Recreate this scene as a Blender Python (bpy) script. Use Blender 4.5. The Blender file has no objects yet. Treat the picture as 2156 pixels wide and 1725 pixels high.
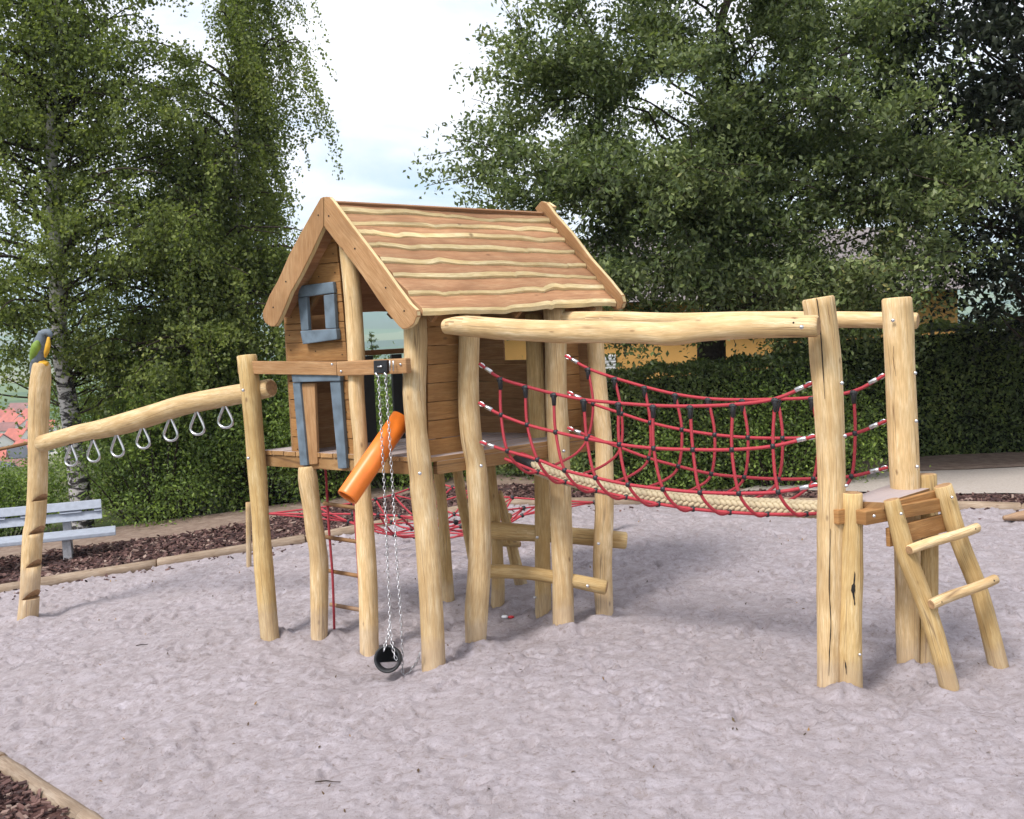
import bpy, bmesh, math, random
import numpy as np
from mathutils import Vector, Matrix

random.seed(7); rng = np.random.default_rng(7)
scene = bpy.context.scene
COL = scene.collection

# ------------------------------------------------------------------ camera
F = 2156.0; CX, CY = 1078.0, 862.5; CAMH = 2.7
pitch = math.atan(177.5 / F); roll = math.atan(0.042)
fw = Vector((0, math.cos(pitch), -math.sin(pitch)))
up0 = Vector((0, math.sin(pitch), math.cos(pitch))); r0 = Vector((1, 0, 0))
RT = math.cos(roll) * r0 - math.sin(roll) * up0
UP = math.sin(roll) * r0 + math.cos(roll) * up0
CAM = Vector((0, 0, CAMH))
cam_data = bpy.data.cameras.new('camera'); cam = bpy.data.objects.new('camera', cam_data)
COL.objects.link(cam)
cam_data.sensor_width = 36; cam_data.lens = 36; cam_data.clip_end = 20000; cam_data.clip_start = 0.1
m = Matrix.Identity(4)
for i in range(3):
    m[i][0] = RT[i]; m[i][1] = UP[i]; m[i][2] = -fw[i]; m[i][3] = CAM[i]
cam.matrix_world = m
scene.camera = cam

# ------------------------------------------------------------------ world, sun, exposure
SUN_EL, SUN_AZ = math.radians(52), math.radians(222)
world = bpy.data.worlds.new('World'); scene.world = world; world.use_nodes = True
wn, wl = world.node_tree.nodes, world.node_tree.links
wn.clear()
wo = wn.new('ShaderNodeOutputWorld'); bg = wn.new('ShaderNodeBackground')
sky = wn.new('ShaderNodeTexSky'); sky.sky_type = 'NISHITA'; sky.sun_disc = False
sky.sun_elevation = SUN_EL; sky.sun_rotation = SUN_AZ; sky.air_density = 1.0; sky.dust_density = 1.5; sky.altitude = 200
tc = wn.new('ShaderNodeTexCoord'); sep = wn.new('ShaderNodeSeparateXYZ')
wl.new(tc.outputs['Generated'], sep.inputs[0])
# project the view direction on a flat cloud layer
mz = wn.new('ShaderNodeMath'); mz.operation = 'MAXIMUM'; mz.inputs[1].default_value = 0.0
wl.new(sep.outputs['Z'], mz.inputs[0])
ad = wn.new('ShaderNodeMath'); ad.operation = 'ADD'; ad.inputs[1].default_value = 0.16
wl.new(mz.outputs[0], ad.inputs[0])
vm = wn.new('ShaderNodeVectorMath'); vm.operation = 'DIVIDE'
cmb = wn.new('ShaderNodeCombineXYZ')
for k in range(3): wl.new(ad.outputs[0], cmb.inputs[k])
wl.new(tc.outputs['Generated'], vm.inputs[0]); wl.new(cmb.outputs[0], vm.inputs[1])
mp = wn.new('ShaderNodeMapping'); mp.inputs['Scale'].default_value = (1.0, 1.0, 0.6); mp.inputs['Location'].default_value = (1.3, 0.4, 0)
wl.new(vm.outputs[0], mp.inputs[0])
ns = wn.new('ShaderNodeTexNoise'); ns.inputs['Scale'].default_value = 1.5; ns.inputs['Detail'].default_value = 7; ns.inputs['Roughness'].default_value = 0.55
ns.inputs['Distortion'].default_value = 0.5
wl.new(mp.outputs[0], ns.inputs['Vector'])
cr = wn.new('ShaderNodeValToRGB'); cr.color_ramp.elements[0].position = 0.30; cr.color_ramp.elements[1].position = 0.52
wl.new(ns.outputs['Fac'], cr.inputs[0])
ns2 = wn.new('ShaderNodeTexNoise'); ns2.inputs['Scale'].default_value = 2.3; ns2.inputs['Detail'].default_value = 6
wl.new(mp.outputs[0], ns2.inputs['Vector'])
cc = wn.new('ShaderNodeValToRGB')
cc.color_ramp.elements[0].position = 0.33; cc.color_ramp.elements[0].color = (0.82, 0.84, 0.90, 1)
cc.color_ramp.elements[1].position = 0.56; cc.color_ramp.elements[1].color = (1.0, 1.0, 1.03, 1)
wl.new(ns2.outputs['Fac'], cc.inputs[0])
cs = wn.new('ShaderNodeMixRGB'); cs.blend_type = 'MULTIPLY'; cs.inputs[0].default_value = 1; cs.inputs[2].default_value = (9.0, 8.85, 9.1, 1)
wl.new(cc.outputs[0], cs.inputs[1])
sk = wn.new('ShaderNodeMixRGB'); sk.blend_type = 'MIX'; sk.inputs[0].default_value = 0.45; sk.inputs[2].default_value = (6.0, 7.0, 8.6, 1)
wl.new(sky.outputs[0], sk.inputs[1])
mx = wn.new('ShaderNodeMixRGB'); wl.new(cr.outputs[0], mx.inputs[0]); wl.new(sk.outputs[0], mx.inputs[1]); wl.new(cs.outputs[0], mx.inputs[2])
wl.new(mx.outputs[0], bg.inputs[0]); bg.inputs[1].default_value = 0.075
wl.new(bg.outputs[0], wo.inputs[0])

sd = bpy.data.lights.new('sun', 'SUN'); sd.energy = 2.0; sd.angle = math.radians(15); sd.color = (1.0, 0.96, 0.91)
so = bpy.data.objects.new('sun', sd); COL.objects.link(so)
sdir = Vector((math.sin(SUN_AZ) * math.cos(SUN_EL), math.cos(SUN_AZ) * math.cos(SUN_EL), math.sin(SUN_EL)))
so.rotation_euler = sdir.to_track_quat('Z', 'Y').to_euler(); so.location = sdir * 40

vs = scene.view_settings
vs.view_transform = 'Standard'; vs.look = 'None'; vs.exposure = 1.1; vs.gamma = 1.0; vs.use_curve_mapping = False
scene.cycles.max_bounces = 4; scene.cycles.diffuse_bounces = 2; scene.cycles.glossy_bounces = 2; scene.cycles.transmission_bounces = 2; scene.cycles.transparent_max_bounces = 4; scene.cycles.volume_bounces = 1

# ------------------------------------------------------------------ geometry helpers
def ray(x, y): return fw + RT * ((x - CX) / F) + UP * ((CY - y) / F)
def at(x, y, Y):
    d = ray(x, y); return CAM + d * (Y / d.y)
def on_z(x, y, z):
    d = ray(x, y); return CAM + d * ((z - CAMH) / d.z)
def gb(x):
    t = -0.7 - x; return -0.085 * 0.5 * (t + math.sqrt(t * t + .3))
def G(x, y):
    z = 0.0
    for _ in range(30):
        q = on_z(x, y, z); z = gb(q.x)
    return q
class Plane:
    """vertical plane through two ground points, offset along its camera-side normal"""
    def __init__(s, a, b):
        s.a = Vector((a[0], a[1], 0)); d = Vector((b[0], b[1], 0)) - s.a; s.d = d.normalized()
        n = Vector((s.d.y, -s.d.x, 0))
        if n.dot(CAM - s.a) < 0: n = -n
        s.n = n
    def pt(s, x, y, off=0.0):
        d = ray(x, y); t = ((s.a + s.n * off) - CAM).dot(s.n) / d.dot(s.n); return CAM + d * t
    def sz(s, x, y, off=0.0):
        p = s.pt(x, y, off); return ((p - s.a).dot(s.d), p.z)
    def w(s, q, z, off=0.0):
        p = s.a + s.d * q + s.n * off; return Vector((p.x, p.y, z))

ORG = {}
def prop(o, label=None, cat=None, group=None, kind=None):
    if label: o['label'] = label
    if cat: o['category'] = cat
    if group: o['group'] = group
    if kind: o['kind'] = kind
    return o
def thing(name, loc, label, cat, group=None):
    o = bpy.data.objects.new(name, None); COL.objects.link(o); o.location = loc; o.empty_display_size = .1
    ORG[o] = Vector(loc); return prop(o, label, cat, group)
def link(name, me, parent=None, origin=(0, 0, 0)):
    o = bpy.data.objects.new(name, me); COL.objects.link(o)
    ORG[o] = Vector(origin)
    if parent is not None:
        o.parent = parent; o.location = ORG[o] - ORG[parent]
    else: o.location = origin
    return o

class MB:
    def __init__(s): s.v = []; s.f = []; s.uv = []; s.mi = []; s.sm = []
    def add(s, v, f, uv=None, mi=0, smooth=True):
        b = len(s.v); s.v += [tuple(q) for q in v]
        for k, fa in enumerate(f):
            s.f.append([b + i for i in fa]); s.mi.append(mi if isinstance(mi, int) else mi[k])
            s.sm.append(smooth if isinstance(smooth, bool) else smooth[k])
            s.uv += uv[k] if uv else [(0.0, 0.0)] * len(fa)
    def build(s, name, mats, parent=None, top=False, bevel=0.0):
        V = np.array(s.v, dtype=np.float64); c = V.mean(0)
        if top: c = np.array([(V[:, 0].min() + V[:, 0].max()) / 2, (V[:, 1].min() + V[:, 1].max()) / 2, V[:, 2].min()])
        me = bpy.data.meshes.new(name); me.from_pydata((V - c).tolist(), [], s.f)
        uvl = me.uv_layers.new(name='UVMap')
        uvl.data.foreach_set('uv', np.array(s.uv, dtype=np.float32).ravel())
        for mm in (mats if isinstance(mats, (list, tuple)) else [mats]): me.materials.append(mm)
        me.polygons.foreach_set('material_index', s.mi); me.polygons.foreach_set('use_smooth', s.sm)
        if bevel > 0:
            bm = bmesh.new(); bm.from_mesh(me)
            try: bmesh.ops.bevel(bm, geom=[e for e in bm.edges if e.calc_face_angle(0) > .5], offset=bevel, segments=2, profile=.6, affect='EDGES', clamp_overlap=True)
            except Exception: pass
            bmesh.ops.recalc_face_normals(bm, faces=bm.faces); bm.to_mesh(me); bm.free()
        me.update()
        return link(name, me, parent, c)
    # --- shapes
    def tube(s, pts, rad, sides=12, bump=0.0, caps=True, seed=None, capmi=0, chamfer=.18, squash=None):
        pts = [Vector(p) for p in pts]; n = len(pts)
        if not hasattr(rad, '__len__'): rad = [rad] * n
        R_ = random.Random(seed if seed is not None else random.random())
        ph = [(R_.uniform(0, 6.28), R_.uniform(1.5, 5), R_.choice((1, 2, 2, 3, 4)), R_.uniform(.3, 1)) for _ in range(6)]
        bl = [(R_.random(), R_.uniform(0, 6.28), R_.uniform(.5, 1.5)) for _ in range(5)]
        L = [0]
        for i in range(1, n): L.append(L[-1] + (pts[i] - pts[i - 1]).length)
        ax = [(pts[min(i + 1, n - 1)] - pts[max(i - 1, 0)]).normalized() for i in range(n)]
        ref = Vector((0, 0, 1)) if abs(ax[0].z) < .9 else Vector((0, 1, 0))
        a = ax[0].cross(ref).normalized(); v = []; rings = []
        u0 = R_.uniform(0, 50)
        def ring(c, t, a, r, l):
            b = t.cross(a); out = []
            for k in range(sides):
                th = 2 * math.pi * k / sides; q = 1.0
                if bump:
                    for (p0, fr, mm, am) in ph: q += bump * .45 * am * math.sin(mm * th + p0 + fr * l)
                    for (f0, t0, am) in bl:
                        dth = math.atan2(math.sin(th - t0), math.cos(th - t0)); q += bump * 1.6 * am * math.exp(-((l - f0 * L[-1]) / .12) ** 2 - (dth / .7) ** 2)
                out.append(c + (a * math.cos(th) + b * math.sin(th)) * (r * q))
            return out
        first = None
        for i in range(n):
            a = (a - ax[i] * a.dot(ax[i])).normalized()
            if i == 0 and caps:
                v += ring(pts[0], ax[0], a, rad[0] * (1 - chamfer), 0); rings.append((0, rad[0]))
                v += ring(pts[0] + ax[0] * rad[0] * chamfer, ax[0], a, rad[0], 0); rings.append((L[0], rad[0])); continue
            if i == n - 1 and caps:
                v += ring(pts[i] - ax[i] * rad[i] * chamfer, ax[i], a, rad[i], L[i]); rings.append((L[i], rad[i]))
                v += ring(pts[i], ax[i], a, rad[i] * (1 - chamfer), L[i]); rings.append((L[i] + .01, rad[i])); continue
            v += ring(pts[i], ax[i], a, rad[i], L[i]); rings.append((L[i], rad[i]))
        f = []; uv = []; mi = []; sm = []
        for i in range(len(rings) - 1):
            for k in range(sides):
                k2 = (k + 1) % sides
                f.append([i * sides + k, i * sides + k2, (i + 1) * sides + k2, (i + 1) * sides + k])
                c1 = 2 * math.pi * rings[i][1] / sides
                uv.append([(u0 + rings[i][0], k * c1), (u0 + rings[i][0], (k + 1) * c1), (u0 + rings[i + 1][0], (k + 1) * c1), (u0 + rings[i + 1][0], k * c1)])
                mi.append(0); sm.append(True)
        if caps:
            for e, i in ((0, 0), (1, len(rings) - 1)):
                idx = [i * sides + k for k in range(sides)]
                f.append(idx if e else idx[::-1]); r = rings[i][1]
                u = [(r * math.cos(2 * math.pi * k / sides), r * math.sin(2 * math.pi * k / sides)) for k in range(sides)]
                uv.append(u if e else u[::-1]); mi.append(capmi); sm.append(False)
        s.add(v, f, uv, mi, sm); return s
    def prism(s, poly, ext, axis=None, mi=0, simi=None):
        """polygon (3D points) extruded by vector ext"""
        poly = [Vector(p) for p in poly]; ext = Vector(ext); n = len(poly)
        nrm = Vector((0, 0, 0))
        for i in range(n): nrm += poly[i].cross(poly[(i + 1) % n])
        if nrm.dot(ext) > 0: poly = poly[::-1]
        if axis is None:
            best = max(((poly[(i + 1) % n] - poly[i]) for i in range(n)), key=lambda q: q.length); axis = best.normalized() if best.length > ext.length else ext.normalized()
        axis = Vector(axis).normalized(); nn = ext.normalized(); o2 = nn.cross(axis)
        if o2.length < .3: o2 = axis.orthogonal()
        o2.normalize(); o3 = axis.cross(o2); u0 = random.uniform(0, 50); c0 = poly[0]
        v = poly + [p + ext for p in poly]
        def U(p): d = p - c0; return (u0 + d.dot(axis), d.dot(o2) + d.dot(o3))
        f = [list(range(n)), list(range(2 * n - 1, n - 1, -1))]; mis = [mi, mi]
        for i in range(n):
            j = (i + 1) % n; f.append([j, i, n + i, n + j]); mis.append(simi if simi is not None else mi)
        s.add(v, f, [[U(v[i]) for i in fa] for fa in f], mis, False); return s
    def beam(s, a, b, w, h, upv=(0, 0, 1)):
        a, b = Vector(a), Vector(b); d = (b - a).normalized(); sd_ = d.cross(Vector(upv)).normalized(); u = sd_.cross(d)
        p = [a + sd_ * (i * w / 2) + u * (j * h / 2) for i, j in ((-1, -1), (1, -1), (1, 1), (-1, 1))]
        return s.prism(p, b - a, axis=d)
    def sphere(s, c, r, seg=10, rg=6, sc=(1, 1, 1), rot=None):
        v = []; f = []; c = Vector(c)
        for i in range(rg + 1):
            t = math.pi * i / rg
            for k in range(seg):
                q = Vector((math.sin(t) * math.cos(2 * math.pi * k / seg) * sc[0], math.sin(t) * math.sin(2 * math.pi * k / seg) * sc[1], math.cos(t) * sc[2])) * r
                if rot is not None: q = rot @ q
                v.append(c + q)
        for i in range(rg):
            for k in range(seg):
                k2 = (k + 1) % seg; f.append([i * seg + k, (i + 1) * seg + k, (i + 1) * seg + k2, i * seg + k2])
        s.add(v, f); return s

def catmull(pts, sub=4):
    pts = [Vector(p) for p in pts]; out = []
    P = [pts[0] * 2 - pts[1]] + pts + [pts[-1] * 2 - pts[-2]]
    for i in range(1, len(P) - 2):
        a, b, c, d = P[i - 1:i + 3]
        for k in range(sub):
            t = k / sub
            out.append(.5 * ((2 * b) + (c - a) * t + (2 * a - 5 * b + 4 * c - d) * t * t + (3 * b - a - 3 * c + d) * t ** 3))
    out.append(pts[-1].copy()); return out
def lerp_list(xs, n):
    return [float(q) for q in np.interp(np.linspace(0, 1, n), np.linspace(0, 1, len(xs)), xs)]

# ------------------------------------------------------------------ materials
def mat(name):
    mt = bpy.data.materials.new(name); mt.use_nodes = True
    nt = mt.node_tree; nt.nodes.clear()
    out = nt.nodes.new('ShaderNodeOutputMaterial'); b = nt.nodes.new('ShaderNodeBsdfPrincipled')
    nt.links.new(b.outputs[0], out.inputs[0]); return mt, nt, b, out
def node(nt, t, **kw):
    n = nt.nodes.new(t)
    for k, v in kw.items():
        if k in n.inputs: n.inputs[k].default_value = v
        else: setattr(n, k, v)
    return n
def ramp(nt, fac, stops):
    r = nt.nodes.new('ShaderNodeValToRGB'); e = r.color_ramp.elements
    while len(e) < len(stops): e.new(0.5)
    for i, (p, c) in enumerate(stops): e[i].position = p; e[i].color = (*c, 1)
    nt.links.new(fac, r.inputs[0]); return r.outputs[0]
def mixc(nt, fac, a, b, mode='MIX'):
    n = nt.nodes.new('ShaderNodeMixRGB'); n.blend_type = mode
    for i, q in ((0, fac), (1, a), (2, b)):
        if hasattr(q, 'links') or isinstance(q, bpy.types.NodeSocket): nt.links.new(q, n.inputs[i])
        elif i == 0: n.inputs[0].default_value = q
        else: n.inputs[i].default_value = (*q, 1)
    return n.outputs[0]
def wood(name, c0, c1, c2, dark=(.12, .06, .03), crack=.5, rough=.72, spec=.25, grey=None, dust=.35):
    mt, nt, b, out = mat(name); l = nt.links
    uv = node(nt, 'ShaderNodeUVMap'); oi = node(nt, 'ShaderNodeObjectInfo')
    sh = node(nt, 'ShaderNodeVectorMath', operation='MULTIPLY_ADD'); l.new(oi.outputs['Random'], sh.inputs[0]); sh.inputs[1].default_value = (37, 11, 5)
    l.new(uv.outputs[0], sh.inputs[2])
    def noise(sx, sy, sc, det=4, rgh=.55):
        mpn = node(nt, 'ShaderNodeMapping'); mpn.inputs['Scale'].default_value = (sx, sy, 1); l.new(sh.outputs[0], mpn.inputs[0])
        n = node(nt, 'ShaderNodeTexNoise', Scale=sc, Detail=det, Roughness=rgh); l.new(mpn.outputs[0], n.inputs['Vector']); return n.outputs['Fac']
    n1 = noise(1.2, 9, 3.0); n2 = noise(2.5, 40, 4.0, 5); n3 = noise(3, 3, 1.0, 3)
    col = ramp(nt, n1, [(.28, c0), (.5, c1), (.72, c2)])
    col = mixc(nt, ramp(nt, n2, [(.35, (.75,) * 3), (.6, (0,) * 3)]), col, tuple(q * .8 for q in c0), 'MIX')
    # large tone patches
    col = mixc(nt, ramp(nt, n3, [(.3, (.6,) * 3), (.62, (0, 0, 0))]), col, tuple(q * .66 for q in c0))
    # cracks : very stretched thin dark lines
    mpn = node(nt, 'ShaderNodeMapping'); mpn.inputs['Scale'].default_value = (.16, 13, 1); l.new(sh.outputs[0], mpn.inputs[0])
    vo = node(nt, 'ShaderNodeTexVoronoi', feature='DISTANCE_TO_EDGE', Scale=1.6); l.new(mpn.outputs[0], vo.inputs['Vector'])
    n4 = noise(.8, 3, 2.2, 2)
    ck = ramp(nt, vo.outputs['Distance'], [(0, (1, 1, 1)), (.024, (0, 0, 0))])
    ckm = mixc(nt, 1.0, ck, ramp(nt, n4, [(.45, (0,) * 3), (.55, (min(1, crack * 1.4),) * 3)]), 'MULTIPLY')
    col = mixc(nt, ckm, col, dark)
    # knots
    mpk = node(nt, 'ShaderNodeMapping'); mpk.inputs['Scale'].default_value = (2.6, 5.5, 1); l.new(sh.outputs[0], mpk.inputs[0])
    vk = node(nt, 'ShaderNodeTexVoronoi', Scale=1.1); l.new(mpk.outputs[0], vk.inputs['Vector'])
    col = mixc(nt, ramp(nt, vk.outputs['Distance'], [(0, (.85,) * 3), (.045, (.55,) * 3), (.09, (0,) * 3)]), col, dark)
    # board to board tone, and sand dust rubbed in near the ground
    tone = node(nt, 'ShaderNodeMapRange'); l.new(oi.outputs['Random'], tone.inputs[0]); tone.inputs[3].default_value = .82; tone.inputs[4].default_value = 1.12
    tv = node(nt, 'ShaderNodeCombineXYZ')
    for q in range(3): l.new(tone.outputs[0], tv.inputs[q])
    col = mixc(nt, 1.0, col, tv.outputs[0], 'MULTIPLY')
    gp = node(nt, 'ShaderNodeNewGeometry'); gs_ = node(nt, 'ShaderNodeSeparateXYZ'); l.new(gp.outputs['Position'], gs_.inputs[0])
    n5 = noise(6, 6, 2.0, 5)
    dz_ = node(nt, 'ShaderNodeMath', operation='MULTIPLY_ADD'); l.new(n5, dz_.inputs[0]); dz_.inputs[1].default_value = -.22; l.new(gs_.outputs['Z'], dz_.inputs[2])
    col = mixc(nt, ramp(nt, dz_.outputs[0], [(.0, (dust,) * 3), (.12, (0,) * 3)]), col, (.36, .29, .24))
    if grey:
        geo = node(nt, 'ShaderNodeNewGeometry'); sx = node(nt, 'ShaderNodeSeparateXYZ'); l.new(geo.outputs['Normal'], sx.inputs[0])
        col = mixc(nt, ramp(nt, sx.outputs['Z'], [(.75, (0,) * 3), (.9, (.8,) * 3)]), col, grey)
    l.new(col, b.inputs['Base Color']); b.inputs['Roughness'].default_value = rough; b.inputs['Specular IOR Level'].default_value = spec
    hb = mixc(nt, 1.0, n2, ckm, 'SUBTRACT')
    bp = node(nt, 'ShaderNodeBump', Strength=.35, Distance=.006); l.new(hb, bp.inputs['Height']); l.new(bp.outputs[0], b.inputs['Normal'])
    return mt
def flat(name, c, rough=.5, metal=0., spec=.5, var=.12, scale=14, bump=.1):
    mt, nt, b, out = mat(name); l = nt.links
    t = node(nt, 'ShaderNodeTexCoord'); n = node(nt, 'ShaderNodeTexNoise', Scale=scale, Detail=5); l.new(t.outputs['Object'], n.inputs['Vector'])
    col = ramp(nt, n.outputs['Fac'], [(.3, tuple(q * (1 - var) for q in c)), (.7, tuple(min(1, q * (1 + var)) for q in c))])
    l.new(col, b.inputs['Base Color']); b.inputs['Roughness'].default_value = rough; b.inputs['Metallic'].default_value = metal
    b.inputs['Specular IOR Level'].default_value = spec
    if bump:
        bp = node(nt, 'ShaderNodeBump', Strength=bump, Distance=.004); l.new(n.outputs['Fac'], bp.inputs['Height']); l.new(bp.outputs[0], b.inputs['Normal'])
    return mt
def leafmat(name, stops, trans=.3, rough=.5, spec=.35):
    mt, nt, b, out = mat(name); l = nt.links
    at_ = node(nt, 'ShaderNodeAttribute', attribute_name='rnd')
    col = ramp(nt, at_.outputs['Fac'], stops)
    geo = node(nt, 'ShaderNodeNewGeometry')
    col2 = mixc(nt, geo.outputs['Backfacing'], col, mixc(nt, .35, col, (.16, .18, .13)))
    l.new(col2, b.inputs['Base Color']); b.inputs['Roughness'].default_value = rough; b.inputs['Specular IOR Level'].default_value = spec
    tr = node(nt, 'ShaderNodeBsdfTranslucent'); l.new(mixc(nt, 1., col, (1.5, 1.6, .7), 'MULTIPLY'), tr.inputs[0])
    ms = node(nt, 'ShaderNodeMixShader'); ms.inputs[0].default_value = trans
    l.new(b.outputs[0], ms.inputs[1]); l.new(tr.outputs[0], ms.inputs[2]); l.new(ms.outputs[0], out.inputs[0])
    return mt

M = {}
M['log'] = wood('pale_log', (.60, .39, .18), (.73, .53, .29), (.82, .67, .44))
M['log_gold'] = wood('golden_log', (.52, .33, .13), (.63, .45, .21), (.71, .56, .32))
M['board'] = wood('larch_board', (.33, .16, .055), (.43, .22, .08), (.50, .29, .12), crack=.25)
M['barge'] = wood('barge_board', (.38, .20, .085), (.46, .26, .125), (.53, .33, .17), crack=.3)
M['roof'] = wood('roof_board', (.36, .18, .09), (.44, .24, .125), (.51, .315, .17), crack=.3)
M['sap'] = wood('sapwood_edge', (.76, .57, .28), (.86, .69, .39), (.90, .78, .50), crack=.2)
M['inner'] = wood('weathered_board', (.28, .14, .06), (.36, .2, .09), (.42, .26, .13))
M['deck'] = wood('deck_board', (.36, .19, .075), (.45, .26, .11), (.5, .32, .16), grey=(.42, .37, .38))
M['kerb'] = wood('weathered_kerb_log', (.26, .185, .125), (.36, .275, .20), (.46, .375, .29), dust=0)
M['end'] = flat('end_grain', (.36, .21, .10), .8, var=.3, scale=40)
M['blue'] = flat('blue_paint', (.125, .165, .205), .6, var=.28, scale=9, bump=.25)
M['orange'] = flat('orange_plastic', (.80, .20, .025), .38, var=.16, scale=7, bump=.03)
M['steel'] = flat('steel', (.62, .62, .64), .3, 1.0, var=.15, bump=0)
M['chainm'] = flat('galvanised_chain', (.5, .5, .52), .4, 1.0, var=.2, bump=0)
M['black'] = flat('black_plastic', (.015, .015, .018), .45, var=.3)
M['rubber'] = flat('black_rubber', (.022, .022, .024), .6, var=.3)
M['hole'] = flat('bolt_hole', (.012, .009, .007), .9)
def ropemat(name, c0, c1, rough, tw):
    mt, nt, b, out = mat(name); l = nt.links
    uv = node(nt, 'ShaderNodeUVMap'); mpn = node(nt, 'ShaderNodeMapping'); mpn.inputs['Scale'].default_value = (60, 45, 1); mpn.inputs['Rotation'].default_value = (0, 0, .7)
    l.new(uv.outputs[0], mpn.inputs[0]); w = node(nt, 'ShaderNodeTexWave', Scale=1.0, Distortion=1.0); l.new(mpn.outputs[0], w.inputs['Vector'])
    l.new(ramp(nt, w.outputs['Fac'], [(.2, c0), (.8, c1)]), b.inputs['Base Color']); b.inputs['Roughness'].default_value = rough
    bp = node(nt, 'ShaderNodeBump', Strength=.5, Distance=.003); l.new(w.outputs['Fac'], bp.inputs['Height']); l.new(bp.outputs[0], b.inputs['Normal'])
    return mt
M['rope'] = ropemat('red_rope', (.34, .018, .03), (.52, .045, .065), .5, 1)
M['braid'] = ropemat('cream_braid', (.52, .43, .28), (.68, .6, .44), .8, 1)

def sandmat():
    mt, nt, b, out = mat('sand'); l = nt.links
    t = node(nt, 'ShaderNodeTexCoord')
    def nz(sc, det=6, rgh=.6, dist=0.):
        n = node(nt, 'ShaderNodeTexNoise', Scale=sc, Detail=det, Roughness=rgh, Distortion=dist); l.new(t.outputs['Object'], n.inputs['Vector']); return n.outputs['Fac']
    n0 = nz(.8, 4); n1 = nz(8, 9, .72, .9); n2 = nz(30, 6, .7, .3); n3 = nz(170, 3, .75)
    col = ramp(nt, n1, [(.28, (.28, .235, .225)), (.44, (.40, .35, .365)), (.56, (.48, .43, .46)), (.70, (.58, .535, .585))])
    col = mixc(nt, ramp(nt, n0, [(.35, (.4,) * 3), (.65, (0,) * 3)]), col, (.40, .35, .355))
    col = mixc(nt, ramp(nt, n2, [(.34, (.8,) * 3), (.46, (0,) * 3)]), col, (.26, .21, .195))  # hollows of the bump noise browned: shade between lumps put into the colour
    col = mixc(nt, ramp(nt, n3, [(.30, (.7,) * 3), (.42, (0,) * 3)]), col, (.25, .20, .19))
    col = mixc(nt, ramp(nt, n3, [(.6, (0,) * 3), (.72, (.55,) * 3)]), col, (.68, .63, .68))
    l.new(col, b.inputs['Base Color']); b.inputs['Roughness'].default_value = .95; b.inputs['Specular IOR Level'].default_value = .1
    h = mixc(nt, .4, n2, n3)
    bp = node(nt, 'ShaderNodeBump', Strength=.9, Distance=.038); l.new(h, bp.inputs['Height']); l.new(bp.outputs[0], b.inputs['Normal'])
    return mt
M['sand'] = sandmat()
def groundmat(name, c0, c1, c2, sc=9, bump=.6):
    mt, nt, b, out = mat(name); l = nt.links
    t = node(nt, 'ShaderNodeTexCoord'); n = node(nt, 'ShaderNodeTexNoise', Scale=sc, Detail=8, Roughness=.7); l.new(t.outputs['Object'], n.inputs['Vector'])
    l.new(ramp(nt, n.outputs['Fac'], [(.3, c0), (.5, c1), (.72, c2)]), b.inputs['Base Color']); b.inputs['Roughness'].default_value = .95; b.inputs['Specular IOR Level'].default_value = .15
    bp = node(nt, 'ShaderNodeBump', Strength=bump, Distance=.03); l.new(n.outputs['Fac'], bp.inputs['Height']); l.new(bp.outputs[0], b.inputs['Normal'])
    return mt
M['mulch'] = groundmat('bark_soil', (.035, .018, .016), (.075, .037, .033), (.13, .075, .06), 25)
M['chip'] = None
mt, nt, b, out = mat('bark_chip')
a_ = node(nt, 'ShaderNodeAttribute', attribute_name='rnd')
nt.links.new(ramp(nt, a_.outputs['Fac'], [(0, (.030, .014, .013)), (.5, (.075, .034, .030)), (.85, (.15, .08, .066)), (1, (.30, .22, .18))]), b.inputs['Base Color']); b.inputs['Roughness'].default_value = .85
M['chip'] = mt
M['path'] = groundmat('gravel_path', (.34, .29, .25), (.42, .37, .33), (.5, .45, .41), 30, .25)
M['dirt'] = groundmat('bare_earth', (.16, .11, .085), (.24, .175, .14), (.33, .26, .21), 6)
M['bark'] = groundmat('tree_bark', (.02, .015, .013), (.05, .038, .03), (.09, .07, .055), 18, .9)
def birchbark():
    mt, nt, b, out = mat('birch_bark'); l = nt.links
    t = node(nt, 'ShaderNodeTexCoord'); mpn = node(nt, 'ShaderNodeMapping'); mpn.inputs['Scale'].default_value = (1, 1, 2.2); l.new(t.outputs['Object'], mpn.inputs[0])
    n = node(nt, 'ShaderNodeTexNoise', Scale=5.5, Detail=5, Roughness=.65, Distortion=.6); l.new(mpn.outputs[0], n.inputs['Vector'])
    sx = node(nt, 'ShaderNodeSeparateXYZ'); l.new(t.outputs['Object'], sx.inputs[0])
    hh = node(nt, 'ShaderNodeMapRange'); l.new(sx.outputs['Z'], hh.inputs[0]); hh.inputs[1].default_value = -5; hh.inputs[2].default_value = 1; hh.inputs[3].default_value = .04; hh.inputs[4].default_value = -.1
    ad = node(nt, 'ShaderNodeMath', operation='ADD'); l.new(n.outputs['Fac'], ad.inputs[0]); l.new(hh.outputs[0], ad.inputs[1])
    l.new(ramp(nt, ad.outputs[0], [(.46, (.52, .49, .48)), (.55, (.03, .025, .025))]), b.inputs['Base Color']); b.inputs['Roughness'].default_value = .8
    return mt
M['birch'] = birchbark()
M['leaf_big'] = leafmat('broad_leaf', [(0, (.026, .044, .014)), (.4, (.095, .132, .042)), (.75, (.175, .215, .078)), (.93, (.28, .315, .15)), (1, (.40, .30, .09))], .3, .45, .26)
M['leaf_dark'] = leafmat('dark_leaf', [(0, (.003, .005, .003)), (.6, (.008, .012, .005)), (1, (.018, .028, .010))], .1, .6, .15)  # near-black leaf colour over the whole crown at upper right
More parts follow.
